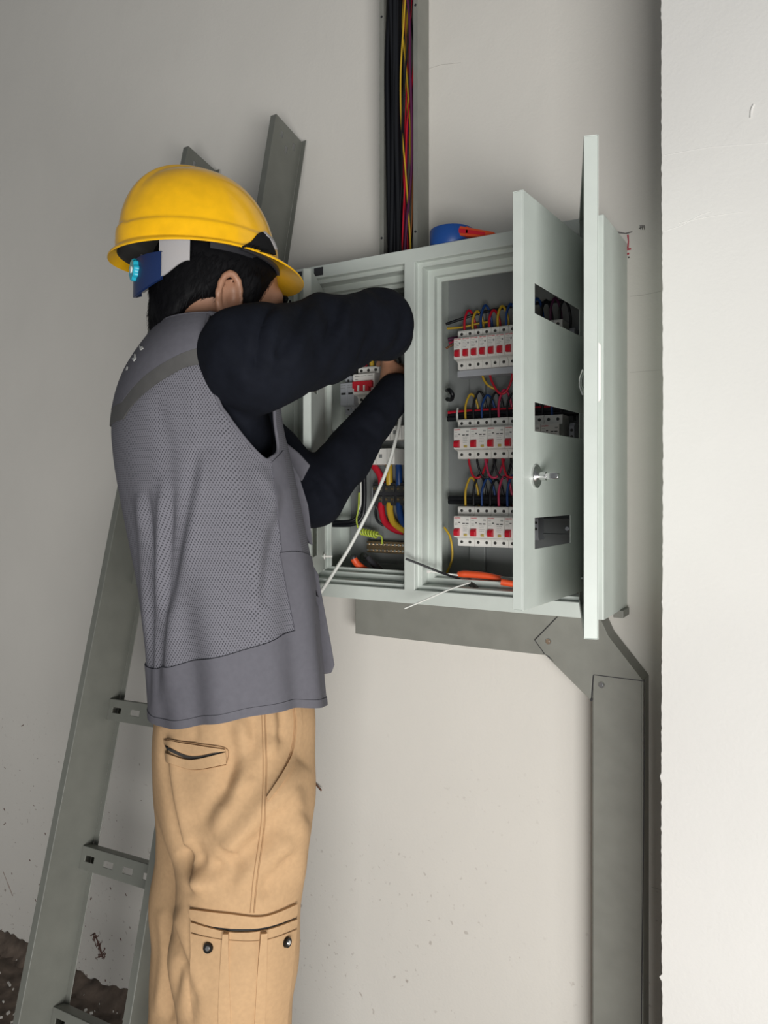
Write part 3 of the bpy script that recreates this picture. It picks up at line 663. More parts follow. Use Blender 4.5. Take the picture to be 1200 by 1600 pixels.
m = MB(); m.hexa([A0, A1, B1, B0], [A0 + dv, A1 + dv, B1 + dv, B0 + dv]); m.build('handle', M_orange, kn, bevel=.0025, seg=3)
m = MB(); off = Vector((0, -.0012, 0)); q = lambda s, r: (A0.lerp(B0, s)).lerp(A1.lerp(B1, s), r) + off
m.hexa([q(.07, .25), q(.07, .72), q(.8, .7), q(.8, .3)], [v - off * 2 for v in (q(.07, .25), q(.07, .72), q(.8, .7), q(.8, .3))]); m.build('grip_inlay', M_red, kn, bevel=.0005)
m = MB(); m.hexa([q(.36, -.02), q(.36, 1.02), q(.40, 1.02), q(.40, -.02)], [v + Vector((0, .018, 0)) for v in (q(.36, -.02), q(.36, 1.02), q(.40, 1.02), q(.40, -.02))]); m.build('slider_band', M_orange, kn)

# ------------------------------------------------------------------ vertical cable duct above the cabinet
DX0, DX1, DYF = -0.829, -0.7365, -0.052
du = empty('cable_duct', ((DX0 + DX1) / 2, 0, CZ1), 'open grey vertical cable duct full of cables above the cabinet', 'duct')
b = MB(); b.box(DX0, DX1, -.0035, -.0005, CZ1 + .0005, 3.3); b.build('back', M_tray, du)
b = MB(); b.box(DX0, DX0 + .0015, DYF, -.0035, CZ1 + .0005, 3.3); b.build('side_wall', M_tray, du)
b = MB(); b.box(DX1 - .0015, DX1, DYF, -.0035, CZ1 + .0005, 3.3); b.build('side_wall', M_tray, du)
b = MB(); b.box(DX0, DX0 + .010, DYF - .0015, DYF, CZ1 + .0005, 3.3); b.build('lip', M_tray, du)
b = MB(); b.box(DX1 - .010, DX1, DYF - .0015, DYF, CZ1 + .0005, 3.3); b.build('lip', M_tray, du)
for px, py in ((592, 28), (592, 373), (649, 8), (649, 362)):
    p = PY(px, py, DYF - .0016); p.x = DX0 + .005 if px < 600 else DX1 - .005
    MB().cyl(p + Vector((0, .001, 0)), p + Vector((0, -.0006, 0)), .0026, 12).build('screw_hole', M_dark, du)
gc = 'cables in the vertical duct'
for i in range(8):
    x0 = DX0 + .010 + .0036 * i; y0 = -.016 - .018 * (i % 2) - .004 * rng.random()
    P = [(x0 + .003 * math.sin(i * 2 + k * .9) + .001 * rng.normal(), y0 + .003 * math.cos(i + k * 1.3), CZ1 + .002 + (3.28 - CZ1) * k / 9) for k in range(10)]
    wire('black', P, .0060, 'thick black cable in the vertical duct, %s from the left' % ORD[i], gc, name='cable')
cc = ['pink', 'yellow', 'purple', 'black', 'yellow', 'red', 'purple', 'yellow', 'black', 'red', 'brown', 'yellow', 'black', 'purple']
for i, c in enumerate(cc):
    r = random.Random(50 + i); P = []
    for k in range(14):
        x0 = DX0 + .043 + .036 * min(1, max(0, (.5 + .42 * math.sin(i * 1.9 + k * (.55 + .06 * (i % 4))) + .08 * r.uniform(-1, 1))))
        P.append((x0, -.016 - .0024 * i + .002 * math.sin(k * 1.1 + i), CZ1 + .002 + (3.28 - CZ1) * k / 13))
    side = 'deep' if i < 7 else 'near the front'
    wire(c, P, .0019 if c != 'purple' else .003, 'thin %s wire weaving down the vertical duct, %s from the back' % (c, ORD[i]), gc, name='cable')

# ------------------------------------------------------------------ trunking below the cabinet
TY = -0.053
tr = empty('cable_trunking', (-.33, 0, 0), 'grey sheet-metal cable trunking turning from under the cabinet down the wall', 'trunking')
def onT(px, py): return PY(px, py, TY)
TZ0, TZ1 = 1.1115, 1.2095; hx0 = onT(555, 990).x
xa = onT(850, 1022).x
b = MB(); b.box(hx0, onT(872, 1000).x, TY, -.0005, TZ0, TZ1); b.build('horizontal_run', M_tray, tr, bevel=.0012)
vx0, vx1 = onT(924, 1100).x, -0.2785
zc = onT(925, 1094).z; zt_ = onT(928, 1054).z
b = MB(); b.box(vx0 + .001, vx1, TY + .0012, -.0005, -.01, zt_ - .0005); b.build('vertical_run', M_tray, tr, bevel=.0012)
b = MB(); b.box(vx0 + .0035, vx1 - .003, TY - .0008, TY + .0012, 0.0, zt_); b.build('vertical_cover', M_tray, tr, bevel=.0005)
poly = [onT(836, 1000), onT(852, 1023), onT(923, 1094), onT(926, 1055), Vector((vx1, TY, onT(1008, 1064).z)), Vector((vx1 - .062, TY, onT(1008, 1064).z + .075)), Vector((vx1 - .085, TY, TZ1)), onT(872, 963)]
for p in poly: p.y = TY - .0012
b = MB(); b.prism(poly, (0, .051, 0)); b.build('elbow', M_tray, tr, bevel=.0008)
for px, py in ((857, 1002), (940, 1070)):
    p = onT(px, py); p.y = TY - .0014; s = MB(); s.cyl(p, p + Vector((0, -.0016, 0)), .0062, 18, .0050); s.cyl(p + Vector((0, -.0016, 0)), p + Vector((0, -.0020, 0)), .0022, 10)
    s.build('rivet', M_steel, tr, smooth=True)
for pts in ([(871, 964), (836, 1000), (851, 1021)], [(925, 1092), (928, 1054), (1008, 1064)], [(1008, 1066), (1006, 1300), (1002, 1640)]):
    P = [onT(*q) for q in pts]
    for i in range(len(P) - 1):
        a_, b_ = P[i], P[i + 1]; s2 = Vector((-(b_ - a_).z, 0, (b_ - a_).x)).normalized() * .0007; k_ = Vector((0, -.0014, 0)); m = MB()
        m.hexa([a_ - s2 + k_, a_ + s2 + k_, b_ + s2 + k_, b_ - s2 + k_], [v + k_ * .2 for v in (a_ - s2 + k_, a_ + s2 + k_, b_ + s2 + k_, b_ - s2 + k_)]); m.build('seam_gap', M_dark, tr)
for poly in ([(848, 1020), (853, 1023), (866, 1034), (858, 1025)], [(922, 1091), (927, 1092), (926, 1095), (923, 1096)]):
    P = [onT(*q) for q in poly]
    for p in P: p.y = TY - .0014
    MB().prism(P, (0, .0004, 0)).build('seam_gap', M_dark, tr)

# ------------------------------------------------------------------ cable ladder leaning on the wall
LB = Vector((-1.2412, -0.6386, 0.0)); LT = Vector((-1.332, -0.02, 2.2399)); LW, LH = .2697, .0984
ld = (LT - LB).normalized(); lr = Vector((ld.z, 0, -ld.x)).normalized(); ln = lr.cross(ld).normalized()
if ln.y > 0: ln = -ln
LL = (LT - LB).length
# lift so that the lowest corner rests on the floor
lad = empty('cable_ladder', LB, 'grey metal cable ladder tray leaning against the wall behind the worker', 'cable ladder')
def rail(base):
    m = MB(); holes = []
    for a_, b_ in ((LL - .030, .025), (LL - .030, .070), (LL - .055, .048)): holes.append((a_ - .011, a_ + .006, b_ - .004, b_ + .004))
    for a_, b_ in ((.05, .030), (.05, .070)): holes.append((a_ - .008, a_ + .008, b_ - .004, b_ + .004))
    k = .0018
    holed(m, 0, LL, 0, LH, holes, base - lr * (k / 2), ld, ln, lr, k)
    plate(m, [0, LL], [-.016, 0], [], base + ln * (LH - k), ld, lr, ln, k)      # near flange
    plate(m, [0, LL], [-.016, -.016 + k], [], base + ln * (LH - .010), ld, lr, ln, .010 - k)
    plate(m, [0, LL], [k, .014], [], base, ld, lr, ln, k)                         # far flange
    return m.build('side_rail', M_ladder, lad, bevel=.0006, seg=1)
rail(LB); rail(LB + lr * LW)
def tAt(y):
    lo, hi = -.5, 3.0
    for _ in range(50):
        mid = (lo + hi) / 2
        if proj(LB + ld * mid + lr * .02)[1] > y: lo = mid
        else: hi = mid
    return lo
t1, t2, t3 = tAt(1110), tAt(1348), tAt(1590); sp = (t1 - t3) / 2
ts = [t3 + sp * i for i in range(-2, 12)]
for tt in ts:
    if tt < .06 or tt > LL - .04: continue
    m = MB(); hs = []
    nS = 5
    for i in range(nS):
        c_ = LW * (i + .5) / nS; hs.append((c_ - .0125, c_ + .0125, -.0055, .0055))
    O = LB + ld * tt + ln * .026
    holed(m, .002, LW - .002, -.021, .021, hs, O, lr, ld, ln, .002)
    plate(m, [.002, LW - .002], [-.024, 0], [], O - ld * .021, lr, ln, ld, .002); plate(m, [.002, LW - .002], [-.024, 0], [], O + ld * .019, lr, ln, ld, .002)
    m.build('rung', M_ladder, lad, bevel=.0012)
# ================================================================== the worker
# ------------------------------------------------------------------ signed-distance modelling (smooth unions, surface nets)
class SDF:
    def __init__(s): s.p = []
    def cone(s, a, b, ra, rb, k=.02, op=1, sc=None):      # tapered capsule
        a = np.array(a, float); b = np.array(b, float)
        def f(P):
            ab = b - a; t = np.clip(((P - a) @ ab) / max(ab @ ab, 1e-12), 0, 1)
            return np.linalg.norm(P - a - t[:, None] * ab, axis=1) - (ra + (rb - ra) * t)
        s.p.append((f, (a + b) / 2, np.linalg.norm(b - a) / 2 + max(ra, rb), k, op)); return s
    def ell(s, c, R, rad, k=.02, op=1):                    # ellipsoid, R rows = local axes
        c = np.array(c, float); R = np.array([list(v) for v in R], float); rad = np.array(rad, float)
        def f(P):
            q = (P - c) @ R.T; k0 = np.linalg.norm(q / rad, axis=1); k1 = np.linalg.norm(q / rad ** 2, axis=1)
            return k0 * (k0 - 1) / np.maximum(k1, 1e-9)
        s.p.append((f, c, max(rad), k, op)); return s
    def ev(s, P, prims):
        d = np.full(len(P), 1.0)
        for f, c, r, k, op in prims:
            g = f(P)
            if op > 0:
                h = np.clip(.5 + .5 * (d - g) / k, 0, 1); d = d * (1 - h) + g * h - k * h * (1 - h)
            else:
                h = np.clip(.5 - .5 * (d + g) / k, 0, 1); d = d * (1 - h) - g * h + k * h * (1 - h)
        return d
    def mesh(s, res, smooth=2, post=None):
        lo = np.min([c - r for f, c, r, k, op in s.p if op > 0], 0) - .03; hi = np.max([c + r for f, c, r, k, op in s.p if op > 0], 0) + .03
        N = np.ceil((hi - lo) / res).astype(int) + 1; vol = np.full(N, 1.0, np.float32); Bk = 20
        for i in range(0, N[0], Bk):
            for j in range(0, N[1], Bk):
                for k in range(0, N[2], Bk):
                    e = np.minimum([i + Bk, j + Bk, k + Bk], N); n = e - [i, j, k]; cen = lo + res * (np.array([i, j, k]) + n / 2); hd = res * np.linalg.norm(n) / 2
                    pr = [p for p in s.p if np.linalg.norm(p[1] - cen) - p[2] < hd + .06]
                    if not any(p[4] > 0 for p in pr): continue
                    d0 = s.ev(cen[None], pr)[0]
                    if abs(d0) > hd * 1.5 + .02: vol[i:e[0], j:e[1], k:e[2]] = d0; continue
                    g = np.stack(np.meshgrid(*[lo[a] + res * np.arange(q, q + m) for a, (q, m) in enumerate(zip((i, j, k), n))], indexing='ij'), -1).reshape(-1, 3)
                    vol[i:e[0], j:e[1], k:e[2]] = s.ev(g, pr).reshape(n)
        S = vol < 0; cnt = np.zeros(N - 1, np.int8)
        for a in (0, 1):
            for b_ in (0, 1):
                for c in (0, 1): cnt += S[a:N[0] - 1 + a, b_:N[1] - 1 + b_, c:N[2] - 1 + c]
        act = np.argwhere((cnt > 0) & (cnt < 8)); M = N - 1
        flat = (act[:, 0] * M[1] + act[:, 1]) * M[2] + act[:, 2]
        corn = [(a, b_, c) for a in (0, 1) for b_ in (0, 1) for c in (0, 1)]
        cv = np.stack([vol[act[:, 0] + a, act[:, 1] + b_, act[:, 2] + c] for a, b_, c in corn], 1)
        acc = np.zeros((len(act), 3)); w = np.zeros(len(act))
        for u in range(8):
            for v in range(u + 1, 8):
                if sum(abs(np.array(corn[u]) - corn[v])) != 1: continue
                A, B2 = cv[:, u], cv[:, v]; m = (A < 0) != (B2 < 0)
                t = np.where(m, A / np.where(A - B2 == 0, 1, A - B2), 0)
                acc += m[:, None] * (np.array(corn[u]) + t[:, None] * (np.array(corn[v]) - corn[u])); w += m
        V = lo + res * (act + acc / w[:, None])
        F = []
        for ax in range(3):
            sl0 = [slice(None)] * 3; sl1 = [slice(None)] * 3; sl0[ax] = slice(0, -1); sl1[ax] = slice(1, None)
            E = np.argwhere(S[tuple(sl0)] != S[tuple(sl1)]); o1, o2 = [a for a in range(3) if a != ax]
            E = E[(E[:, o1] > 0) & (E[:, o2] > 0) & (E[:, o1] < M[o1]) & (E[:, o2] < M[o2])]
            q = []
            for du, dv_ in ((0, 0), (1, 0), (1, 1), (0, 1)):
                c = E.copy(); c[:, o1] -= du; c[:, o2] -= dv_; q.append(np.searchsorted(flat, (c[:, 0] * M[1] + c[:, 1]) * M[2] + c[:, 2]))
            q = np.stack(q, 1); ins = S[E[:, 0], E[:, 1], E[:, 2]]; fl_ = ins if ax != 1 else ~ins
            q[~fl_] = q[~fl_][:, ::-1]; F.append(q)
        F = np.concatenate(F)
        for _ in range(smooth):
            s_ = np.zeros_like(V); c_ = np.zeros(len(V))
            for a in range(4):
                for b_ in (1, 3):
                    np.add.at(s_, F[:, a], V[F[:, (a + b_) % 4]]); np.add.at(c_, F[:, a], 1)
            V = V * .5 + .5 * s_ / c_[:, None]
        return V, F
def normals(V, F):
    n = np.cross(V[F[:, 2]] - V[F[:, 0]], V[F[:, 3]] - V[F[:, 1]]); N = np.zeros_like(V)
    for a in range(4): np.add.at(N, F[:, a], n)
    return N / np.maximum(np.linalg.norm(N, axis=1), 1e-12)[:, None]
def np_obj(name, V, F, m, parent=None):
    me = bpy.data.meshes.new(name); me.vertices.add(len(V)); me.vertices.foreach_set('co', V.astype(np.float32).ravel())
    F = np.asarray(F); me.loops.add(F.size); me.loops.foreach_set('vertex_index', F.ravel().astype(np.int32)); me.polygons.add(len(F))
    me.polygons.foreach_set('loop_start', np.arange(0, F.size, F.shape[1], dtype=np.int32)); me.update(calc_edges=True); me.validate()
    me.polygons.foreach_set('use_smooth', [True] * len(me.polygons)); me.materials.append(m)
    o = bpy.data.objects.new(name, me); col.objects.link(o)
    if parent is not None: setparent(o, parent)
    return o
def bvh_of(V, F): return BVHTree.FromPolygons([tuple(v) for v in V], [tuple(f) for f in F])
def seg_dist(Q, pts):
    pts = np.array(pts, float); best = np.full(len(Q), 1e9); par = np.zeros(len(Q)); n = len(pts) - 1
    for i in range(n):
        a, b_ = pts[i], pts[i + 1]; ab = b_ - a; t = np.clip(((Q - a) @ ab) / (ab @ ab), 0, 1)
        d = np.linalg.norm(Q - a - t[:, None] * ab, axis=1); m = d < best; best[m] = d[m]; par[m] = (i + t[m]) / n
    return best, par
def smoothline(pts, n=8): return [(p.x, p.y) for p in spline([(x, y, 0) for x, y in pts], n)]
def folds(V, F, lst):
    """cloth folds: each one a ridge (+) or crease (-) along a line on the side of the cloth that faces the room"""
    N = normals(V, F); D = V - np.array(CAM); D /= np.linalg.norm(D, axis=1)[:, None]
    face = np.clip(-(N * D).sum(1) * 2.2 + .15, 0, 1); Q = projN(V); disp = np.zeros(len(V))
    for pts, amp, wd in lst:
        d, t = seg_dist(Q, smoothline(pts)); taper = np.clip(np.minimum(t, 1 - t) * 5, 0, 1) ** .7
        disp += amp * np.exp(-(d / wd) ** 2) * taper
    return V + N * (disp * face)[:, None]

def wrinkle(V, F, amp, fr, axis):
    N = normals(V, F); A = np.array(axis); W = V - (V @ A)[:, None] * A * .55; d = np.zeros(len(V)); r = np.random.default_rng(3)
    for k in range(9):
        u = r.normal(size=3); u /= np.linalg.norm(u); ph = r.random() * 6.28; f = fr * (.6 + 1.2 * r.random()); d += np.sin(W @ u * f + ph + 1.3 * np.sin(V @ r.normal(size=3) * fr * .35))
    d = d / 3; return V + N * (amp * (np.abs(d) ** 1.2 * np.sign(d)))[:, None]
# ------------------------------------------------------------------ frames
PSI = math.radians(64); PH = math.radians(58)
def gdir(psi): return RT * math.sin(psi) + FW * math.cos(psi), RT * math.cos(psi) - FW * math.sin(psi)
TF, TR = gdir(PSI)                                           # torso forward, right
HF0, HR = gdir(PH)
pitch = math.radians(5); HF = HF0 * math.cos(pitch) - EZ * math.sin(pitch); HU = HF0 * math.sin(pitch) + EZ * math.cos(pitch)
HC = PZ(346, 477, 1.15)
def H_(f, r, u): return HC + HF * f + HR * r + HU * u
man = empty('person', KZ(-.25, 1.16, 0), 'worker in grey vest and tan trousers reaching into the electrical cabinet', 'person')

M_skin = mat('skin', (0.36, 0.185, 0.115), 0.5, var=0.08, vscale=60, bump=.08, bscale=900)
M_shirt = mat('dark_knit', (0.0075, 0.009, 0.0145), 0.85, var=.1, vscale=90, bump=.15, bscale=1400, spec=.12)
M_hair = mat('black_hair', (0.004, 0.004, 0.005), 0.65, spec=.12)
M_vest = mat('vest_twill', (0.128, 0.126, 0.147), 0.85, var=.05, vscale=120, bump=.12, bscale=1500, spec=.25)
M_stripe = mat('vest_stripe', (0.098, 0.096, 0.094), 0.7, var=.06, vscale=60, spec=.35)
M_pants = mat('tan_twill', (0.51, 0.33, 0.182), 0.85, var=.05, vscale=160, bump=.12, bscale=1600, spec=.25)
M_stitch = mat('tan_seam', (0.40, 0.245, 0.13), 0.9, spec=.2)
M_pocket_in = mat('pocket_lining', (0.035, 0.032, 0.03), .9)

# joints
shR = KZ(-.190, 1.01, 1.615); shL = KZ(-.305, 1.33, 1.60)
elR = PZ(592, 506, 1.255); wrR = PZ(606, 530, 1.47); hdR = PZ(606, 534, 1.55)
elL = PZ(492, 778, 1.345); wrL = PZ(610, 623, 1.49); 
pel = KZ(-.228, 1.16, 1.03)
hipR = KZ(-.190, 1.085, .98); hipL = KZ(-.262, 1.225, .98)
knR = KZ(-.205, 1.07, .53); knL = KZ(-.300, 1.185, .53)
anR = KZ(-.215, 1.10, .10); anL = KZ(-.320, 1.215, .10)
def lerp(a, b, t): return a * (1 - t) + b * t

# ------------------------------------------------------------------ body: one continuous skin surface
bd = SDF(); HA = (HF, HR, HU); TA = (TF, TR, EZ)
bd.ell(H_(-.008, 0, .034), HA, (.092, .075, .084), .02)
bd.ell(H_(.028, 0, -.040), HA, (.066, .059, .078), .03)
bd.cone(H_(.066, -.012, -.098), H_(.066, .012, -.098), .022, .022, .02)
for sgn in (1, -1):
    bd.cone(H_(.052, sgn * .046, -.018), H_(.02, sgn * .056, -.028), .022, .02, .02)
    bd.cone(H_(.078, sgn * .012, .020), H_(.066, sgn * .045, .018), .014, .013, .016)
    bd.cone(H_(.01, sgn * .05, -.07), H_(.05, sgn * .032, -.096), .022, .018, .02)
    bd.ell(H_(.098, sgn * .031, -.001), HA, (.016, .016, .011), .010, -1)
    bd.ell(H_(.080, sgn * .031, -.002), HA, (.0125, .0125, .0125), .004)
    bd.cone(H_(.098, sgn * .010, -.042), H_(.090, sgn * .013, -.043), .008, .007, .008)
bd.cone(H_(.086, 0, .008), H_(.108, 0, -.034), .0095, .0125, .012)
bd.cone(H_(.090, -.017, -.066), H_(.090, .017, -.066), .0065, .0065, .006); bd.cone(H_(.088, -.013, -.076), H_(.088, .013, -.076), .007, .007, .006)
# ears
for sgn in (1, -1):
    eo = (HF * -.10 + HR * sgn).normalized(); ef = (HF - eo * HF.dot(eo)).normalized(); ef = (ef * .97 - HU * -.0).normalized()
    ec = H_(-.018, sgn * .074, -.010)
    bd.ell(ec + eo * .006, (ef, eo, HU), (.017, .006, .028), .008)
    for k in range(11):
        a0 = math.radians(-60 + 26 * k); a1 = math.radians(-60 + 26 * (k + 1))
        q = lambda a: ec + eo * (.013 + .003 * math.sin(a)) + ef * (-math.sin(a * .5 + .9) * .0 + .016 * math.cos(a + .5)) + HU * (.032 * math.sin(a + .5) + .001)
        bd.cone(q(a0), q(a1), .0042, .0042, .005)
    bd.ell(ec + eo * .004 - HU * .029 + ef * .006, (ef, eo, HU), (.009, .006, .010), .008)
    bd.ell(ec + eo * .013 + ef * .006 - HU * .004, (ef, eo, HU), (.008, .008, .012), .005, -1)
neckB = KZ(-.268, 1.15, 1.66)
bd.cone(H_(-.022, 0, -.05), neckB, .055, .060, .03)
bd.cone(H_(-.042, 0, -.03), KZ(-.29, 1.14, 1.645), .040, .048, .03)
chest = KZ(-.270, 1.16, 1.50); waist = KZ(-.240, 1.16, 1.20)
bd.ell(chest, TA, (.078, .14, .17), .06); bd.ell(waist, TA, (.075, .125, .20), .06); bd.ell(pel, TA, (.085, .13, .12), .06)
bd.cone(shR - EZ * .02, shL - EZ * .02, .034, .034, .05)
def limb(a, b_, c, r): bd.cone(a, b_, r[0], r[1], .02); bd.cone(b_, c, r[1], r[2], .015)
limb(shR - EZ * .012, elR, wrR, (.046, .038, .026)); limb(shL, elL, wrL, (.046, .037, .026))
limb(hipR, knR, anR, (.075, .052, .036)); limb(hipL, knL, anL, (.075, .052, .036))
bd.cone(anR, anR + TF * .12 - EZ * .06, .034, .026, .02); bd.cone(anL, anL + TF * .12 - EZ * .06, .034, .026, .02)
def hand(wr, pdir, pal, side, curl, spread=1.0):
    # pdir: knuckle direction, pal: palm normal (towards the grip), side: thumb side
    pdir = pdir.normalized(); side = (side - pdir * side.dot(pdir)).normalized(); pal = pdir.cross(side) * (1 if pdir.cross(side).dot(pal) > 0 else -1)
    kn = wr + pdir * .085
    bd.cone(wr, wr + pdir * .03, .026, .024, .012)
    for o in (-.026, -.009, .009, .026): bd.cone(wr + pdir * .022 + side * o * .6, kn + side * o, .0145, .0125, .012)
    for i, (o, L) in enumerate(((.028, .070), (.0095, .078), (-.0095, .072), (-.028, .056))):
        p = kn + side * o; ang = 0; dirv = pdir
        for j, q in enumerate((.45, .31, .24)):
            ang += curl[j]; dv_ = pdir * math.cos(ang) + pal * math.sin(ang) + side * o * 1.2 * spread
            dv_.normalize(); e_ = p + dv_ * (L * q); bd.cone(p, e_, .0092 - .0008 * j, .0084 - .0008 * j, .004); p = e_
    p = wr + pdir * .028 + side * .022
    for q, dv_ in ((.042, side * .75 + pdir * .6 + pal * .25), (.032, pdir * .8 + side * .25 + pal * .5), (.026, pdir * .8 + pal * .6 - side * .1)):
        e_ = p + dv_.normalized() * q; bd.cone(p, e_, .0125 if q > .04 else .0098, .010 if q > .04 else .0088, .006); p = e_
hand(wrL, PZ(622, 578, 1.545) - wrL, EX * -1.0 + EY * .6, EX * .35 + EY * .8, (.45, .6, .5))
hand(wrR, hdR - wrR, EX * -1, EZ * 1.0, (.5, .6, .5))
V, F = bd.mesh(.0036, 2)
body = np_obj('body', V, F, M_skin, man)
for sgn in (1, -1):
    m = MB(); n = 16; c = H_(.0835, sgn * .031, -.002)
    m.loops([[c + HF * .0125 * math.cos(t_) + (HR * math.cos(6.2832 * i / n) + HU * math.sin(6.2832 * i / n)) * .0125 * math.sin(t_) for i in range(n)] for t_ in (0.02, .25, .6, 1.0, 1.4)])
    m.build('eye', mat('eye_white', (.6, .57, .53), .2), man, smooth=True)
    m = MB(); m.loops([[c + HF * .0128 * math.cos(t_) + (HR * math.cos(6.2832 * i / n) + HU * math.sin(6.2832 * i / n)) * .0128 * math.sin(t_) for i in range(n)] for t_ in (0.01, .2, .42)])
    m.build('iris', mat('iris_dark', (.02, .012, .008), .15), man, smooth=True)
    m = MB(); P = spline([H_(.0945, sgn * .013, .018), H_(.092, sgn * .030, .024), H_(.078, sgn * .048, .019)], 5); m.tube(P, [.002] + [.0038] * (len(P) - 2) + [.0015], 8); m.build('eyebrow', M_hair, man, smooth=True)
    m = MB(); P = spline([H_(.096, sgn * .020, .004), H_(.101, sgn * .032, .005), H_(.096, sgn * .044, .002)], 5); m.tube(P, .0013, 6); m.build('eyelash', M_hair, man, smooth=True)

# hair: a close cap down to the nape with sideburns, plus short strands
hs_ = SDF()
hs_.ell(H_(-.012, 0, .036), HA, (.0965, .081, .090), .02)
hs_.ell(H_(-.046, 0, -.015), HA, (.052, .068, .055), .03)
hs_.cone(H_(-.066, -.02, -.045), H_(-.066, .02, -.045), .028, .028, .03)
hs_.cone(H_(-.066, -.014, -.076), H_(-.066, .014, -.076), .019, .019, .02)
hs_.ell(H_(.100, 0, -.018), HA, (.066, .17, .080), .008, -1)                      # clear of the face
for sgn in (1, -1):
    hs_.cone(H_(.020, sgn * .068, .025), H_(.022, sgn * .064, -.032), .0135, .0070, .010)
    hs_.ell(H_(-.020, sgn * .090, -.018), HA, (.022, .024, .036), .008, -1); hs_.ell(H_(-.036, sgn * .090, -.060), HA, (.054, .070, .056), .010, -1)      # clear of the ear
Vh, Fh = hs_.mesh(.004, 1)
Nh = normals(Vh, Fh); hv = [tuple(v) for v in Vh + Nh * (rng.random(len(Vh)) * .0012)[:, None]]; hb = MB(); hb.add(hv, [tuple(int(i) for i in f) for f in Fh])
L_ = (Vh - np.array(HC)); lu = L_ @ np.array(HU); lf = L_ @ np.array(HF)
idx = np.where((lu < .05))[0]
for i in rng.choice(idx, 2600):
    p = Vector(Vh[i]); nn = Vector(Nh[i]); dn = (-HU * 1.0 - HF * .25 + Vector(rng.normal(size=3)) * .25); dn = (dn - nn * dn.dot(nn)).normalized()
    ln_ = .012 + .008 * rng.random(); sd = nn.cross(dn) * .0006
    a = p + nn * .0002; b_ = p + dn * ln_ * .6 + nn * .0026; c = p + dn * ln_ + nn * .0022
    hb.add([a - sd, a + sd, b_ + sd, b_ - sd, c], [(0, 1, 2, 3), (3, 2, 4)])
hair = hb.build('hair', M_hair, man, smooth=True, angle=80)

# ------------------------------------------------------------------ dark long-sleeved shirt
sh = SDF()
sh.ell(KZ(-.272, 1.16, 1.50), TA, (.088, .152, .175), .05); sh.ell(KZ(-.240, 1.16, 1.22), TA, (.095, .14, .18), .05)
sh.cone(KZ(-.262, 1.15, 1.60), KZ(-.264, 1.15, 1.668), .07, .058, .03)
shR2 = shR - EZ * .010 + TF * .02
sh.cone(lerp(KZ(-.27, 1.15, 1.61), shR, .45), shR2, .056, .063, .03)
sh.cone(shR2, lerp(shR2, elR, .5), .067, .0615, .03); sh.cone(lerp(shR2, elR, .5), elR, .0615, .0545, .02)
sh.cone(KZ(-.262, 1.148, 1.635), shR2 + EZ * .005, .050, .056, .03)
sh.cone(elR, lerp(elR, wrR, .5), .052, .048, .02); sh.cone(lerp(elR, wrR, .5), wrR, .046, .034, .02)
sh.cone(lerp(KZ(-.27, 1.15, 1.60), shL, .5), shL, .055, .056, .03)
sh.cone(shL, elL, .058, .050, .03); sh.cone(elL, lerp(elL, wrL, .35), .0490, .0475, .02); sh.cone(lerp(elL, wrL, .35), lerp(elL, wrL, 1.08), .0475, .036, .02)
V, F = sh.mesh(.005, 2)
V = folds(V, F, [([(424, 475), (405, 520), (395, 590)], -.007, 9), ([(440, 480), (425, 530), (425, 590)], .005, 10), ([(478, 470), (455, 520), (430, 560)], -.006, 8), ([(500, 468), (478, 520), (452, 575)], .0045, 9),
    ([(535, 460), (522, 505), (490, 555)], -.006, 7), ([(548, 462), (535, 515), (505, 570)], .005, 8), ([(580, 470), (585, 520), (560, 565)], -.005, 8), ([(605, 470), (612, 510), (600, 545)], .004, 10),
    ([(350, 520), (370, 580), (420, 620)], .004, 14), ([(360, 500), (395, 560), (470, 590)], -.0045, 10), ([(490, 745), (510, 765), (520, 790)], -.003, 6), ([(500, 735), (520, 755), (534, 778)], -.003, 6), ([(485, 765), (497, 780), (503, 800)], .003, 6), ([(560, 660), (585, 680), (592, 690)], -.003, 7), ([(580, 640), (600, 655), (612, 660)], .003, 7)])
V = wrinkle(V, F, .0022, 75, (.3, .1, .9))
shirt = np_obj('shirt', V, F, M_shirt, man)
Vs, Fs = V, F

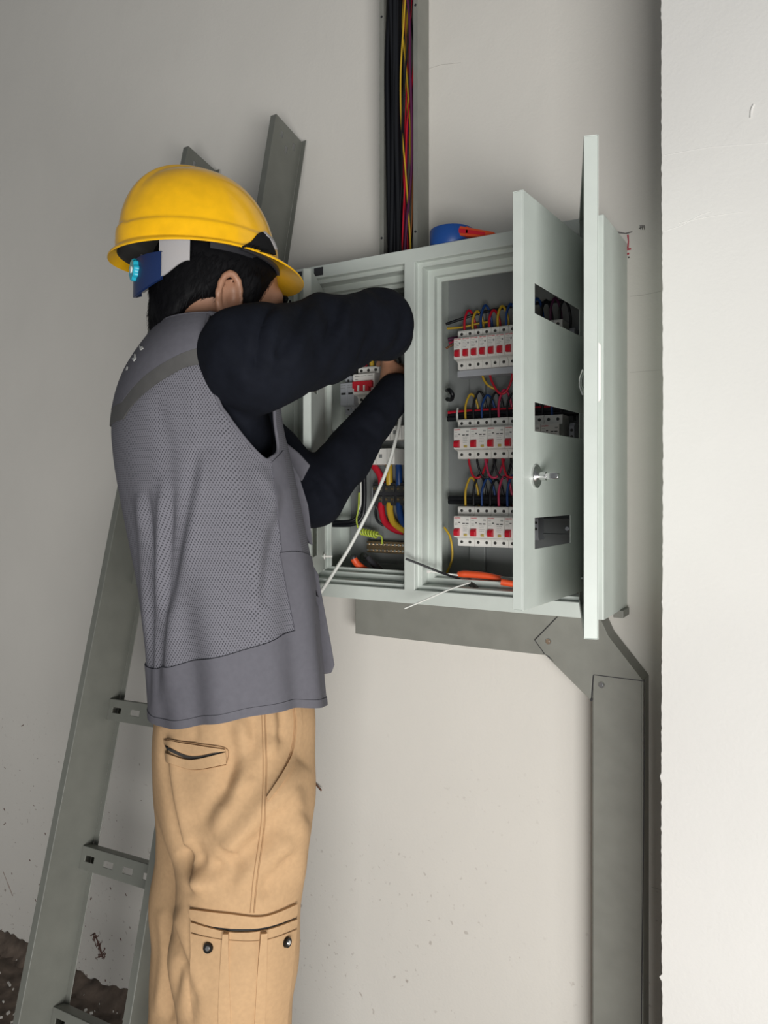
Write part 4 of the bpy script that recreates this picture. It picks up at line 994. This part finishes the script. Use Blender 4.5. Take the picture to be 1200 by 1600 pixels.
# ------------------------------------------------------------------ trousers
tz = SDF()
tz.ell(KZ(-.229, 1.16, 1.09), TA, (.114, .146, .13), .05); tz.ell(KZ(-.236, 1.155, .99), TA, (.113, .144, .13), .05)
tz.cone(KZ(-.198, 1.085, .98), KZ(-.209, 1.065, .78), .092, .085, .04); tz.cone(KZ(-.209, 1.065, .78), KZ(-.209, 1.065, .54), .083, .073, .03); tz.cone(KZ(-.203, 1.065, .54), KZ(-.214, 1.095, .12), .075, .066, .03)
tz.cone(KZ(-.266, 1.215, .98), KZ(-.282, 1.195, .78), .090, .080, .04); tz.cone(KZ(-.282, 1.195, .78), KZ(-.296, 1.185, .54), .079, .072, .03); tz.cone(KZ(-.296, 1.185, .54), KZ(-.320, 1.215, .12), .074, .066, .03)
V, F = tz.mesh(.005, 3)
pants_folds = [([(470, 1190), (400, 1275), (330, 1350), (296, 1392)], .010, 20), ([(285, 1325), (310, 1345), (345, 1340), (362, 1325)], -.010, 22), ([(300, 1350), (325, 1362), (348, 1348)], -.006, 14), ([(425, 1150), (372, 1230), (330, 1300)], .005, 16), ([(395, 1160), (350, 1230), (305, 1300)], -.005, 18), ([(470, 1275), (420, 1330), (365, 1385)], .006, 20), ([(415, 1300), (380, 1340), (350, 1395)], -.004, 14), ([(450, 1330), (425, 1370), (405, 1405)], -.005, 14),
    ([(258, 1140), (264, 1230), (280, 1320), (300, 1400)], -.007, 8), ([(270, 1150), (276, 1240), (296, 1330), (318, 1395)], .005, 10), ([(352, 1130), (362, 1190), (345, 1260)], -.004, 14), ([(372, 1120), (380, 1180), (365, 1240)], .004, 12),
    ([(390, 1110), (398, 1170), (392, 1220)], -.003, 9), ([(420, 1098), (424, 1140), (420, 1180)], .004, 9), ([(436, 1096), (440, 1130), (436, 1160)], -.003, 7), ([(420, 1260), (412, 1330), (415, 1400)], -.005, 18), ([(440, 1300), (425, 1350), (400, 1400)], .005, 16),
    ([(262, 1425), (280, 1480), (300, 1540), (300, 1600)], -.006, 9), ([(272, 1420), (292, 1480), (312, 1550)], .005, 12), ([(250, 1420), (255, 1500), (245, 1590)], .004, 9), ([(280, 1500), (270, 1560), (262, 1600)], -.004, 8), ([(455, 1230), (465, 1300), (462, 1380)], .004, 14), ([(300, 1130), (305, 1145), (300, 1160)], -.002, 8)]
pants_folds = [(a, b_ * 1.5, c) for a, b_, c in pants_folds]
V = folds(V, F, pants_folds)
V = wrinkle(V, F, .0022, 42, (0, 0, 1))
trousers = np_obj('trousers', V, F, M_pants, man); Bp = bvh_of(V, F)

def hit(px, py, bv, zfall=1.08):
    d = ray(px, py); l = d.length; r = bv.ray_cast(CAM, d.normalized())
    if r[0] is None:
        q = bv.find_nearest(PZ(px, py, zfall)); return q[0], q[1]
    return r[0], r[1]
def strip(name, edges, bv, off, th, m, parent, nu=24, nv=8, zf=1.08, smooth=True, sag=0.0):
    """cloth piece laid on the garment: rows run between the given edge lines"""
    E_ = []
    for e in edges:
        P = spline([(x, y, 0) for x, y in e], 12); cum = [0.0]
        for i in range(1, len(P)): cum.append(cum[-1] + (P[i] - P[i - 1]).length)
        row = []
        for k in range(nu + 1):
            s = cum[-1] * k / nu; i = max(0, min(len(P) - 2, int(np.searchsorted(cum, s)) - 1)); t = (s - cum[i]) / max(1e-9, cum[i + 1] - cum[i]); row.append(P[i].lerp(P[i + 1], min(1, max(0, t))))
        E_.append(row)
    rows = []; ne = len(E_) - 1
    for j in range(nv + 1):
        q = j / nv * ne; i = min(int(q), ne - 1); t = q - i
        rows.append([E_[i][k].lerp(E_[i + 1][k], t) for k in range(nu + 1)])
    pt = [[hit(p.x, p.y, bv, zf) for p in r] for r in rows]
    # smoothed normals
    NN = [[sum((pt[jj][kk][1] for jj in range(max(0, j - 2), min(nv, j + 2) + 1) for kk in range(max(0, k - 2), min(nu, k + 2) + 1)), Vector()).normalized() for k in range(nu + 1)] for j in range(nv + 1)]
    out = [[pt[j][k][0] + NN[j][k] * (off + th + sag * math.sin(math.pi * j / nv) * math.sin(math.pi * k / nu)) for k in range(nu + 1)] for j in range(nv + 1)]
    inn_ = [[pt[j][k][0] + NN[j][k] * (off - .002) for k in range(nu + 1)] for j in range(nv + 1)]
    mb = MB(); W_ = nu + 1; o = W_ * (nv + 1)
    vs_ = [v for r in out for v in r] + [v for r in inn_ for v in r]; fs = []
    for j in range(nv):
        for k in range(nu):
            a, b_, c, d = j * W_ + k, j * W_ + k + 1, (j + 1) * W_ + k + 1, (j + 1) * W_ + k
            fs += [(a, b_, c, d), (d + o, c + o, b_ + o, a + o)]
    for k in range(nu): fs += [(k + 1, k, k + o, k + 1 + o), (nv * W_ + k, nv * W_ + k + 1, nv * W_ + k + 1 + o, nv * W_ + k + o)]
    for j in range(nv): fs += [(j * W_, (j + 1) * W_, (j + 1) * W_ + o, j * W_ + o), ((j + 1) * W_ + nu, j * W_ + nu, j * W_ + nu + o, (j + 1) * W_ + nu + o)]
    mb.add(vs_, fs)
    return mb.build(name, m, parent, smooth=True, angle=50)
def seam(name, pts, bv, r, m, parent, off=.0, zf=1.08, n=14):
    P = [hit(p.x, p.y, bv, zf) for p in spline([(x, y, 0) for x, y in pts], n)]; b_ = MB(); b_.tube([p[0] + p[1] * off for p in P], r, 6); return b_.build(name, m, parent, smooth=True, angle=80)

# back welt pocket, slash pocket, cargo pocket, seams
strip('pocket_lining', [[(258, 1164), (300, 1182), (350, 1172)], [(262, 1172), (300, 1186), (350, 1176)]], Bp, .0006, .0006, M_pocket_in, trousers, 20, 3)
strip('back_pocket_top', [[(258, 1156), (300, 1163), (352, 1171)], [(259, 1163), (300, 1177), (351, 1174)]], Bp, .0012, .0016, M_pants, trousers, 24, 4)
strip('back_pocket_welt', [[(260, 1176), (300, 1187), (352, 1175)], [(262, 1190), (305, 1202), (353, 1193)]], Bp, .0012, .0026, M_pants, trousers, 24, 4)
seam('stitching', [(258, 1155), (300, 1161), (353, 1170), (353, 1195)], Bp, .0006, M_stitch, trousers, .0015)
seam('stitching', [(262, 1191), (305, 1203), (353, 1195)], Bp, .0006, M_stitch, trousers, .001)
seam('side_seam', [(413, 1090), (416, 1180), (415, 1250), (411, 1310), (402, 1370), (397, 1426)], Bp, .0011, M_stitch, trousers, .0002)
seam('side_seam', [(408, 1090), (411, 1180), (410, 1250), (405, 1310), (396, 1370), (391, 1426)], Bp, .0006, M_stitch, trousers, .0004)
strip('slash_pocket', [[(456, 1086), (461, 1130), (455, 1175), (440, 1210), (417, 1246)], [(464, 1086), (469, 1132), (462, 1180), (446, 1217), (419, 1252)]], Bp, .0012, .0026, M_pants, trousers, 30, 4)
seam('stitching', [(455, 1086), (460, 1130), (454, 1175), (439, 1210), (416, 1247)], Bp, .0011, M_stitch, trousers, .0004)
cargo = strip('cargo_pocket', [[(303, 1438), (360, 1452), (410, 1450), (458, 1434)], [(300, 1500), (362, 1510), (412, 1510), (452, 1500)], [(306, 1560), (365, 1570), (412, 1575), (444, 1570)], [(318, 1640), (365, 1650), (412, 1650), (440, 1640)]], Bp, .002, .006, M_pants, trousers, 30, 20, sag=.006)
strip('cargo_pocket_flap', [[(299, 1419), (355, 1425), (410, 1430), (461, 1411)], [(300, 1430), (355, 1438), (410, 1441), (461, 1424)], [(303, 1440), (360, 1448), (410, 1447), (459, 1432)]], Bp, .0012, .0034, M_pants, trousers, 30, 8)
strip('pocket_lining', [[(302, 1437), (360, 1447), (410, 1447), (460, 1430)], [(303, 1442), (360, 1452), (410, 1452), (459, 1437)]], Bp, .001, .0035, M_pocket_in, trousers, 24, 3)
strip('pocket_pleat', [[(352, 1452), (358, 1452), (360, 1452)], [(348, 1510), (356, 1510), (361, 1510)], [(345, 1570), (354, 1570), (362, 1570)], [(345, 1640), (352, 1640), (360, 1640)]], Bp, .006, .0085, M_pants, trousers, 6, 16)
strip('pocket_pleat', [[(404, 1452), (409, 1452), (412, 1451)], [(398, 1510), (405, 1510), (410, 1510)], [(394, 1570), (402, 1570), (408, 1570)], [(392, 1640), (400, 1640), (406, 1640)]], Bp, .006, .0085, M_pants, trousers, 6, 16)
seam('stitching', [(305, 1455), (360, 1464), (410, 1464), (455, 1450)], Bp, .0006, M_stitch, trousers, .0095)
for px, py in ((330, 1476), (440, 1469)):
    p, nn = hit(px, py, Bp); p = p + nn * .009
    m = MB(); m.cyl(p, p + nn * .004, .0068, 22, .0060); s_ = m.build('snap_button', mat('dark_snap', (.03, .028, .026), .35, .8), trousers, smooth=True)
    m = MB(); m.cyl(p + nn * .004, p + nn * .0052, .0034, 16, .0025); m.build('snap_stud', M_steel, s_, smooth=True)
for a_, nm in ((anR, 'r'), (anL, 'l')):
    m = MB(); base = Vector((a_.x, a_.y, 0)); rings = []
    for u_, hw, hh in ((-.075, .02, .05), (-.07, .034, .075), (-.03, .040, .095), (.02, .042, .090), (.07, .046, .060), (.12, .048, .046), (.165, .040, .036), (.185, .02, .024)):
        rings.append([base + TF * u_ + TR * (hw * math.cos(t_)) + EZ * (max(0.001, hh / 2 + hh / 2 * math.sin(t_))) for t_ in [2 * math.pi * i / 18 for i in range(18)]])
    m.loops(rings, cap=True); m.build('shoe', mat('dark_shoe', (.03, .028, .027), .6), man, smooth=True)

# ------------------------------------------------------------------ vest
SEC = np.array([  # height, centre xc, centre depth, half depth, half width
    [1.085, -.2265, 1.16, .1200, .168], [1.10, -.2275, 1.16, .1195, .168], [1.20, -.235, 1.16, .1175, .170], [1.30, -.246, 1.16, .123, .172], [1.40, -.266, 1.16, .125, .174], [1.47, -.280, 1.16, .125, .176],
    [1.53, -.290, 1.16, .121, .176], [1.59, -.287, 1.16, .112, .172], [1.63, -.279, 1.157, .100, .162], [1.66, -.268, 1.152, .086, .140], [1.685, -.264, 1.148, .070, .104], [1.70, -.262, 1.147, .060, .080]])
def sec(Z): return [np.interp(Z, SEC[:, 0], SEC[:, i]) for i in range(1, 5)]
def vsmooth(Z):   # light smoothing of the table
    return np.mean([sec(Z + d) for d in (-.02, -.01, 0, .01, .02)], axis=0)
def drape(t, Z):  # hanging folds, deeper towards the hem
    k = min(1, max(0, (1.52 - Z) / .35))
    return k * (.0055 * math.sin(5.2 * t + 1.1 + 1.2 * (Z - 1.2)) + .0035 * math.sin(11.3 * t - .6 + 2 * Z))
def S(t, Z, off=0.0):     # t = 0 at the spine, + towards the right side
    cx, cz, a, bb = vsmooth(Z); ct, st = math.cos(t), math.sin(t); e = 2 / 2.35
    f_ = -(a + off + drape(t, Z)) * abs(ct) ** e * (1 if ct > 0 else -1); r_ = (bb + off + drape(t, Z)) * abs(st) ** e * (1 if st > 0 else -1)
    c = KZ(cx, cz, Z); return c + TF * f_ + TR * r_
ZT = 1.670; TMAX = math.radians(166)
def hem(t): return 1.098 - .003 * math.cos(t) + .034 * math.sin(t) ** 2
nt_, nz_ = 240, 170
grid = [[S(-TMAX + 2 * TMAX * i / nt_, hem(-TMAX + 2 * TMAX * i / nt_) + (ZT - hem(-TMAX + 2 * TMAX * i / nt_)) * j / nz_) for i in range(nt_ + 1)] for j in range(nz_ + 1)]
Vg = np.array([tuple(p) for r in grid for p in r]); W_ = nt_ + 1
Fg = np.array([(j * W_ + i, j * W_ + i + 1, (j + 1) * W_ + i + 1, (j + 1) * W_ + i) for j in range(nz_) for i in range(nt_)])
Bv0 = bvh_of(Vg, Fg)
def par(p):               # surface point -> (t, Z)
    Z = p.z; cx, cz, a, bb = vsmooth(Z); c = KZ(cx, cz, Z); d = p - c; e = 2.35 / 2
    f_ = -d.dot(TF) / a; r_ = d.dot(TR) / bb; q = lambda v: abs(v) ** e * (1 if v > 0 else -1)
    return math.atan2(q(r_), q(f_)), Z
arm_px = [(325, 494), (323, 530), (326, 575), (338, 618), (362, 660), (390, 695), (413, 717)]
arm = [par(hit(x, y, Bv0)[0]) for x, y in arm_px]
tb, zb = arm[-1]
arm += [(tb + .10, zb + .002), (tb + .26, zb + .016), (math.radians(128), zb + .06), (math.radians(133), zb + .12), (math.radians(133), 1.62), (math.radians(126), 1.66), (math.radians(112), 1.683), (arm[0][0] + .18, 1.692)]
armS = [(p.x, p.y) for p in spline([(a, b_, 0) for a, b_ in arm], 10, closed=True)]
def inpoly(x, y, P):
    c = False; n = len(P); j = n - 1
    for i in range(n):
        if (P[i][1] > y) != (P[j][1] > y) and x < (P[j][0] - P[i][0]) * (y - P[i][1]) / (P[j][1] - P[i][1]) + P[i][0]: c = not c
        j = i
    return c
tt_ = [-TMAX + 2 * TMAX * i / nt_ for i in range(nt_ + 1)]
parg = [(tt_[i], hem(tt_[i]) + (ZT - hem(tt_[i])) * j / nz_) for j in range(nz_ + 1) for i in range(nt_ + 1)]
ins = np.array([inpoly(abs(t), z, armS) for t, z in parg])
cut = ins[Fg].all(1); keep = Fg[~cut]
# pull the remaining inside vertices onto the armhole line
use = np.unique(keep); AS = np.array(armS); scl = np.array([.17, 1.0])
for v in use:
    if ins[v]:
        t, z = parg[v]; d = np.linalg.norm((AS - [abs(t), z]) * scl, axis=1); q = AS[d.argmin()]; Vg[v] = tuple(S(math.copysign(q[0], t), q[1]))
rem = np.full(len(Vg), -1); rem[use] = np.arange(len(use)); Vv = Vg[use]; Fv = rem[keep]
vest_folds = [([(216, 770), (226, 900), (228, 1110)], .0055, 7), ([(228, 760), (236, 920), (236, 1110)], -.006, 7), ([(255, 740), (250, 900), (244, 1120)], .006, 8), ([(268, 760), (258, 920), (250, 1100)], -.006, 7), ([(330, 700), (300, 830), (268, 1000), (255, 1110)], .006, 14), ([(312, 690), (285, 830), (262, 960)], -.005, 10),
    ([(300, 570), (310, 680), (322, 780)], .004, 16), ([(345, 640), (365, 760), (390, 900)], .003, 22), ([(432, 760), (405, 850), (396, 950)], .004, 10), ([(446, 770), (424, 860), (412, 950)], -.004, 9), ([(400, 730), (425, 770), (432, 830)], .003, 10), ([(240, 620), (262, 700), (260, 780)], -.004, 14)]
Vv = folds(Vv, Fv, vest_folds)
# mesh fabric material: rows of small holes laid out along the cloth
mv = bpy.data.materials.new('vest_mesh_fabric'); mv.use_nodes = True; nt = mv.node_tree; L = nt.links.new; bs = nt.nodes['Principled BSDF']; bs.inputs['Roughness'].default_value = .85; bs.inputs['Specular IOR Level'].default_value = .25
uvn = nt.nodes.new('ShaderNodeUVMap'); sepx = nt.nodes.new('ShaderNodeSeparateXYZ'); L(uvn.outputs[0], sepx.inputs[0])
def mth(op, a, b_=None):
    n = nt.nodes.new('ShaderNodeMath'); n.operation = op
    for i, v in enumerate((a, b_)):
        if v is None: continue
        if isinstance(v, (int, float)): n.inputs[i].default_value = v
        else: L(v, n.inputs[i])
    return n.outputs[0]
PIT = .0046
uu = mth('MULTIPLY', sepx.outputs[0], 2 * math.pi / PIT); vv_ = mth('MULTIPLY', sepx.outputs[1], 2 * math.pi / (PIT * 1.35))
pat = mth('MULTIPLY', mth('SINE', uu), mth('SINE', vv_))
ab_ = nt.nodes.new('ShaderNodeMapRange'); ab_.inputs[1].default_value = .30; ab_.inputs[2].default_value = .62; L(pat, ab_.inputs[0])
mx = nt.nodes.new('ShaderNodeMix'); mx.data_type = 'RGBA'; L(ab_.outputs[0], mx.inputs[0]); mx.inputs[6].default_value = (.178, .176, .203, 1); mx.inputs[7].default_value = (.058, .058, .068, 1)
L(mx.outputs[2], bs.inputs['Base Color']); bp = nt.nodes.new('ShaderNodeBump'); bp.inputs['Strength'].default_value = .5; bp.inputs['Distance'].default_value = .0012; bp.invert = True; L(ab_.outputs[0], bp.inputs['Height']); L(bp.outputs[0], bs.inputs['Normal'])
vest = np_obj('vest', Vv, Fv, mv, man); tag(vest, 'grey mesh work vest')
uvl = vest.data.uv_layers.new(name='UVMap'); lv = np.zeros(len(vest.data.loops), np.int32); vest.data.loops.foreach_get('vertex_index', lv)
uvv = np.array([(parg[v][0] * .155, parg[v][1]) for v in use]); uvl.data.foreach_set('uv', uvv[lv].astype(np.float32).ravel())
sol = vest.modifiers.new('thickness', 'SOLIDIFY'); sol.thickness = .0022; sol.offset = -1
Bv = bvh_of(Vv, Fv)
def onvest(t, Z, off):
    p = S(t, Z); r = Bv.find_nearest(p); n = r[1]
    c = KZ(*vsmooth(Z)[:2], Z); 
    if n.dot(p - c) < 0: n = -n
    return r[0] + n * off
def band(name, t0, t1, zlo, zhi, off, m, n=160, nz=6, th=.0018):
    mb = MB(); R_ = []
    ro = [[onvest(t0 + (t1 - t0) * i / n, zlo(t0 + (t1 - t0) * i / n) * (1 - j / nz) + zhi(t0 + (t1 - t0) * i / n) * j / nz, off + th) for i in range(n + 1)] for j in range(nz + 1)]
    ri = [[onvest(t0 + (t1 - t0) * i / n, zlo(t0 + (t1 - t0) * i / n) * (1 - j / nz) + zhi(t0 + (t1 - t0) * i / n) * j / nz, off - .001) for i in range(n + 1)] for j in (0, nz)]
    mb.loops([ri[0]] + ro + [ri[1]], closed=False); return mb.build(name, m, vest, smooth=True, angle=60)
# solid-cloth hem band with a stitched edge
hempx = [(240, 1045), (300, 1032), (360, 1022), (400, 1010), (440, 992), (462, 985)]
hz_ = [par(hit(x, y, Bv)[0]) for x, y in hempx]; hts = [a for a, _ in hz_]; hzz = [b_ for _, b_ in hz_]
HT, HZ = zip(*sorted(hz_))
band('hem_band', -TMAX + .01, TMAX - .01, lambda t: hem(t) - .0005, lambda t: float(np.interp(abs(t), HT, HZ)), .0006, M_vest, nz=8)
band('hem_edge', -TMAX + .01, TMAX - .01, lambda t: hem(t) - .002, lambda t: hem(t) + .0115, .0022, M_vest, nz=2, th=.0012)
# yoke and grey stripe
up = sorted([par(hit(x, y, Bv)[0]) for x, y in ((312, 544), (285, 553), (255, 569), (228, 588), (205, 612), (192, 630))]); lowp = sorted([par(hit(x, y, Bv)[0]) for x, y in ((313, 570), (285, 577), (255, 594), (230, 612), (207, 635), (194, 655))])
fu = lambda t: float(np.interp(abs(t), [a for a, _ in up], [b_ for _, b_ in up])); flw = lambda t: float(np.interp(abs(t), [a for a, _ in lowp], [b_ for _, b_ in lowp]))
# t at which the armhole edge crosses a height, on the back
def tedge(Z): 
    c = [a for a, z in armS if abs(z - Z) < .006 and a < math.radians(110)]; return min(c) if c else .9
te = min(tedge(fu(1.0)), tedge(flw(1.0)), max(a for a, _ in up) + .12) - .01
def bandcap(name, lo, hi, off, m, nz=14, n=140, th=.0016):
    mb = MB(); ro, r0, r1 = [], [], []
    for j in range(nz + 1):
        q = j / nz; row = []
        for i in range(n + 1):
            s_ = -1 + 2 * i / n; t = s_ * te; Z = lo(t) * (1 - q) + hi(t) * q; lim = tedge(Z) - .012; t = s_ * min(lim, 1.35); row.append(onvest(t, lo(t) * (1 - q) + hi(t) * q, off + th))
        ro.append(row)
    mb.loops([[p - (p - KZ(-.27, 1.16, p.z)).normalized() * .002 for p in ro[0]]] + ro, closed=False); return mb.build(name, m, vest, smooth=True, angle=60)
bandcap('stripe', flw, fu, .0006, M_stripe, nz=6); bandcap('yoke', fu, lambda t: ZT, .0010, M_vest, nz=26)
# armhole binding (both sides)
for sg in (1, -1):
    P = [onvest(sg * a, z, .0) for a, z in armS]; P.append(P[0]); m = MB(); m.tube(P, .0026, 8); m.build('armhole_binding', M_vest, vest, smooth=True, angle=80)
P = [S(-TMAX + 2 * TMAX * i / 90, ZT) for i in range(91)]; m = MB(); m.tube(P, .0032, 8); m.build('neck_binding', M_vest, vest, smooth=True, angle=80)
# solid side panel towards the front, right side
strip('side_panel', [[(437, 864), (455, 862), (472, 864), (485, 870)], [(447, 920), (465, 918), (482, 920), (494, 925)], [(460, 985), (474, 985), (487, 985), (497, 985)], [(463, 1030), (476, 1028), (488, 1026), (498, 1025)]], Bv, .0008, .0016, M_vest, vest, 10, 24, zf=1.15)
strip('front_edge_strip', [[(424, 722), (434, 712), (441, 704)], [(432, 790), (445, 785), (454, 780)], [(440, 862), (458, 860), (470, 862)]], Bv, .0008, .0014, M_vest, vest, 8, 20, zf=1.15)
# front pockets: pouches on the chest and belly seen from the side, flaps hanging forward
def pouch(name, outline, z, width, m, parent, taper=.9, bev=.004):
    P = [PZ(x, y, z) for x, y in outline]; b_ = MB(); Q = [p - TR * width for p in P]; c = sum(Q, Vector()) / len(Q); Q = [c + (q - c) * taper for q in Q]
    n = len(P); mid = [(p + q) / 2 + TF * .004 for p, q in zip(P, Q)]
    b_.loops([P, mid, Q], cap=True); return b_.build(name, m, parent, smooth=True, bevel=bev, seg=2, angle=50)
pouch('chest_pocket', [(446, 730), (456, 726), (470, 780), (480, 850), (468, 872), (458, 860), (452, 800)], 1.185, .10, M_vest, vest)
pouch('chest_flap', [(444, 716), (452, 715), (468, 745), (482, 790), (489, 852), (484, 850), (470, 820), (455, 770)], 1.165, .11, M_vest, vest, bev=.0015)
pouch('belly_pocket', [(478, 870), (492, 890), (503, 925), (519, 1010), (524, 1040), (519, 1053), (504, 1055), (497, 1046), (496, 990), (488, 930)], 1.195, .12, M_vest, vest)
pouch('belly_flap', [(470, 862), (477, 862), (498, 898), (503, 932), (498, 934), (488, 905)], 1.18, .12, M_vest, vest, bev=.0015)
pouch('lapel', [(441, 700), (446, 692), (466, 708), (483, 727), (470, 752), (456, 735)], 1.225, .006, M_vest, vest, bev=.0015, taper=1)
# white lettering across the upper back, seen almost edge-on
Bvv = bvh_of(Vv, Fv)
def letter(polys):
    for e in polys: strip('print_letter', e, Bv, .0026, .0010, mat('white_print', (.62, .62, .6), .7), vest, 4, 3, zf=1.15)
letter([[[(220, 540), (224, 545)], [(222, 549), (226, 546)]], [[(222, 544), (223, 549)], [(226, 543), (227, 546)]], [[(213, 555), (215, 555)], [(213, 562), (216, 561)]], [[(209, 562), (212, 566)], [(212, 561), (215, 562)]], [[(201, 575), (203, 574)], [(200, 580), (202, 579)]]])

# ------------------------------------------------------------------ safety helmet
HEL = H_(-.032, 0, .013); hp = math.radians(4)
GF = HF * math.cos(hp) + HU * math.sin(hp); GU = HU * math.cos(hp) - HF * math.sin(hp)
def G(f, r, u): return HEL + GF * f + HR * r + GU * u
hel = empty('safety_helmet', G(0, 0, .05), 'yellow safety helmet with a blue rear adjuster on the worker\'s head', 'helmet')
M_hel = mat('yellow_shell', (0.93, 0.50, 0.004), 0.28, var=.07, vscale=45, bump=.03, bscale=300, coat=.3)
RIM = .048
def shell_pt(az, s, off=0.0):
    """az azimuth (0 = front), s 0 at crown .. 1 at rim"""
    ca, sa = math.cos(az), math.sin(az); al = .112 if ca > 0 else .121; wl = .104
    ang = s * math.pi / 2; hgt = .126
    rr = math.sin(ang) ** .82; zz = math.cos(ang) ** .90 * hgt
    al2 = al - .010 * (1 - s) if ca > 0 else al
    f_ = (al2 + off) * rr * ca; r_ = (wl + off) * rr * sa
    zz -= .018 * max(0, ca) ** 2 * (1 - s) * 0
    # centre ridge front to back
    rdg = .0055 / (1 + math.exp((abs(r_) - .024) / .0016)) * (1 - s ** 8)
    st = .0035 / (1 + math.exp(-(s - .895) * 260))          # step of the lower band
    k = 1 + st / .12
    return G(f_ * k - .01 * (1 - s), r_ * k, RIM + zz + rdg + off * (1 - s) )
naz, ns = 96, 90; rings = []
for j in range(ns + 1):
    s_ = .02 + .98 * j / ns; rings.append([shell_pt(2 * math.pi * i / naz, s_) for i in range(naz)])
def rim_pt(az, q, dz):
    ca = math.cos(az); p = shell_pt(az, 1.0); c = G(-.0, 0, RIM); out = (p - c); out = (out - GU * out.dot(GU)).normalized()
    vis = max(0, ca) ** 1.6; ext = .010 + .031 * vis; drop = -.004 - .018 * vis - .006 * max(0, -ca) ** 2
    return p + out * ext * q + GU * (drop * q + dz)
brim = []
for q, dz in ((.0, -.001), (.35, -.001), (.8, -.0005), (1.0, -.0015), (1.03, -.003), (1.0, -.0045), (.7, -.0045), (.2, -.006), (-.25, -.006)):
    brim.append([rim_pt(2 * math.pi * i / naz, q, dz) for i in range(naz)])
m = MB(); m.loops(rings + brim); o = len(m.v); top_c = shell_pt(0, 0.0); m.add([top_c], []); m.f += [(i, (i + 1) % naz, o) for i in range(naz)]
# inner surface
inn_r = []
for j in range(ns + 1):
    s_ = 1.0 - .98 * j / ns; inn_r.append([shell_pt(2 * math.pi * i / naz, s_, -.0035) for i in range(naz)])
m2 = MB(); m2.loops([brim[-1]] + inn_r)
m_shell = MB(); m_shell.v = list(m.v); m_shell.f = list(m.f)
m.build('shell', M_hel, hel, smooth=True, angle=60)
m2.build('inner_lining', mat('dark_lining', (.05, .048, .045), .7), hel, smooth=True, angle=60)
# suspension band round the head, rear cradle, knob
M_clip = mat('matt_black', (.010, .010, .011), .8, spec=.15); M_sus = mat('grey_strap', (.42, .41, .42), .5); M_navy = mat('navy_plastic', (.012, .030, .11), .35); M_cyan = mat('cyan_plastic', (.02, .42, .58), .3)
def bandring(name, az0, az1, fr_, wr, ulo, uhi, m_, n=40, th=.002):
    b_ = MB(); R_ = [[], [], [], []]
    for i in range(n + 1):
        q = i / n; az = az0 + (az1 - az0) * q; lo, hi_ = ulo(q), uhi(q)
        ca, sa = math.cos(az), math.sin(az)
        for k, (rr, u_) in enumerate(((0, lo), (0, hi_), (th, hi_), (th, lo))): R_[k].append(G((fr_ + rr) * ca, (wr + rr) * sa, u_))
    b_.loops([R_[0], R_[1], R_[2], R_[3], R_[0]], closed=False); return b_.build(name, m_, hel, smooth=True, angle=50)
D = math.radians
bandring('headband', D(-100), D(100), .098, .086, lambda q: .040, lambda q: .050, M_dark)
bandring('rear_strap', D(118), D(146), .092, .088, lambda q: .020 - .022 * (3 * q * q - 2 * q ** 3), lambda q: .056, M_sus, th=.0025)
bandring('rear_strap', D(214), D(242), .092, .088, lambda q: .020 - .022 * (1 - (3 * q * q - 2 * q ** 3)), lambda q: .056, M_sus, th=.0025)
bandring('nape_cradle', D(142), D(218), .094, .090, lambda q: -.006 - .014 * math.sin(math.pi * q), lambda q: .032, M_navy, th=.004)
c = G(-.088, 0, .016); ax = -GF; rings = []
for k, (dd, rr) in enumerate(((0, .014), (.003, .0155), (.013, .0155), (.0155, .0135))):
    rings.append([c + ax * dd + (HR * math.cos(a) + GU * math.sin(a)) * (rr + .0009 * math.cos(9 * a)) for a in [2 * math.pi * i / 72 for i in range(72)]])
m = MB(); m.loops(rings, cap=True); m.build('adjuster_knob', M_cyan, hel, smooth=True, angle=40)
m = MB(); m.cyl(c + ax * .0155, c + ax * .0165, .005, 16); m.build('knob_screw', M_white, hel)
# black side clip and sweatband at the visor
bandring('sweatband', D(22), D(78), .114, .097, lambda q: .034 + .008 * q, lambda q: .050, M_dark, th=.004)
bandring('sweatband', D(-78), D(-22), .114, .097, lambda q: .034 + .008 * (1 - q), lambda q: .050, M_dark, th=.004)
Bh = bvh_of([Vector(v) for v in m_shell.v], m_shell.f)
strip('side_clip', [[(370, 388), (390, 379), (405, 364), (417, 372), (427, 393)], [(370, 392), (394, 395), (407, 394), (418, 396), (428, 399)]], Bh, .0006, .0030, M_clip, hel, 40, 6, zf=1.12)
strip('clip_edge', [[(408, 364), (420, 376), (428, 391)], [(410, 363), (423, 375), (430, 391)]], Bh, .0006, .0036, M_sus, hel, 12, 2, zf=1.14)
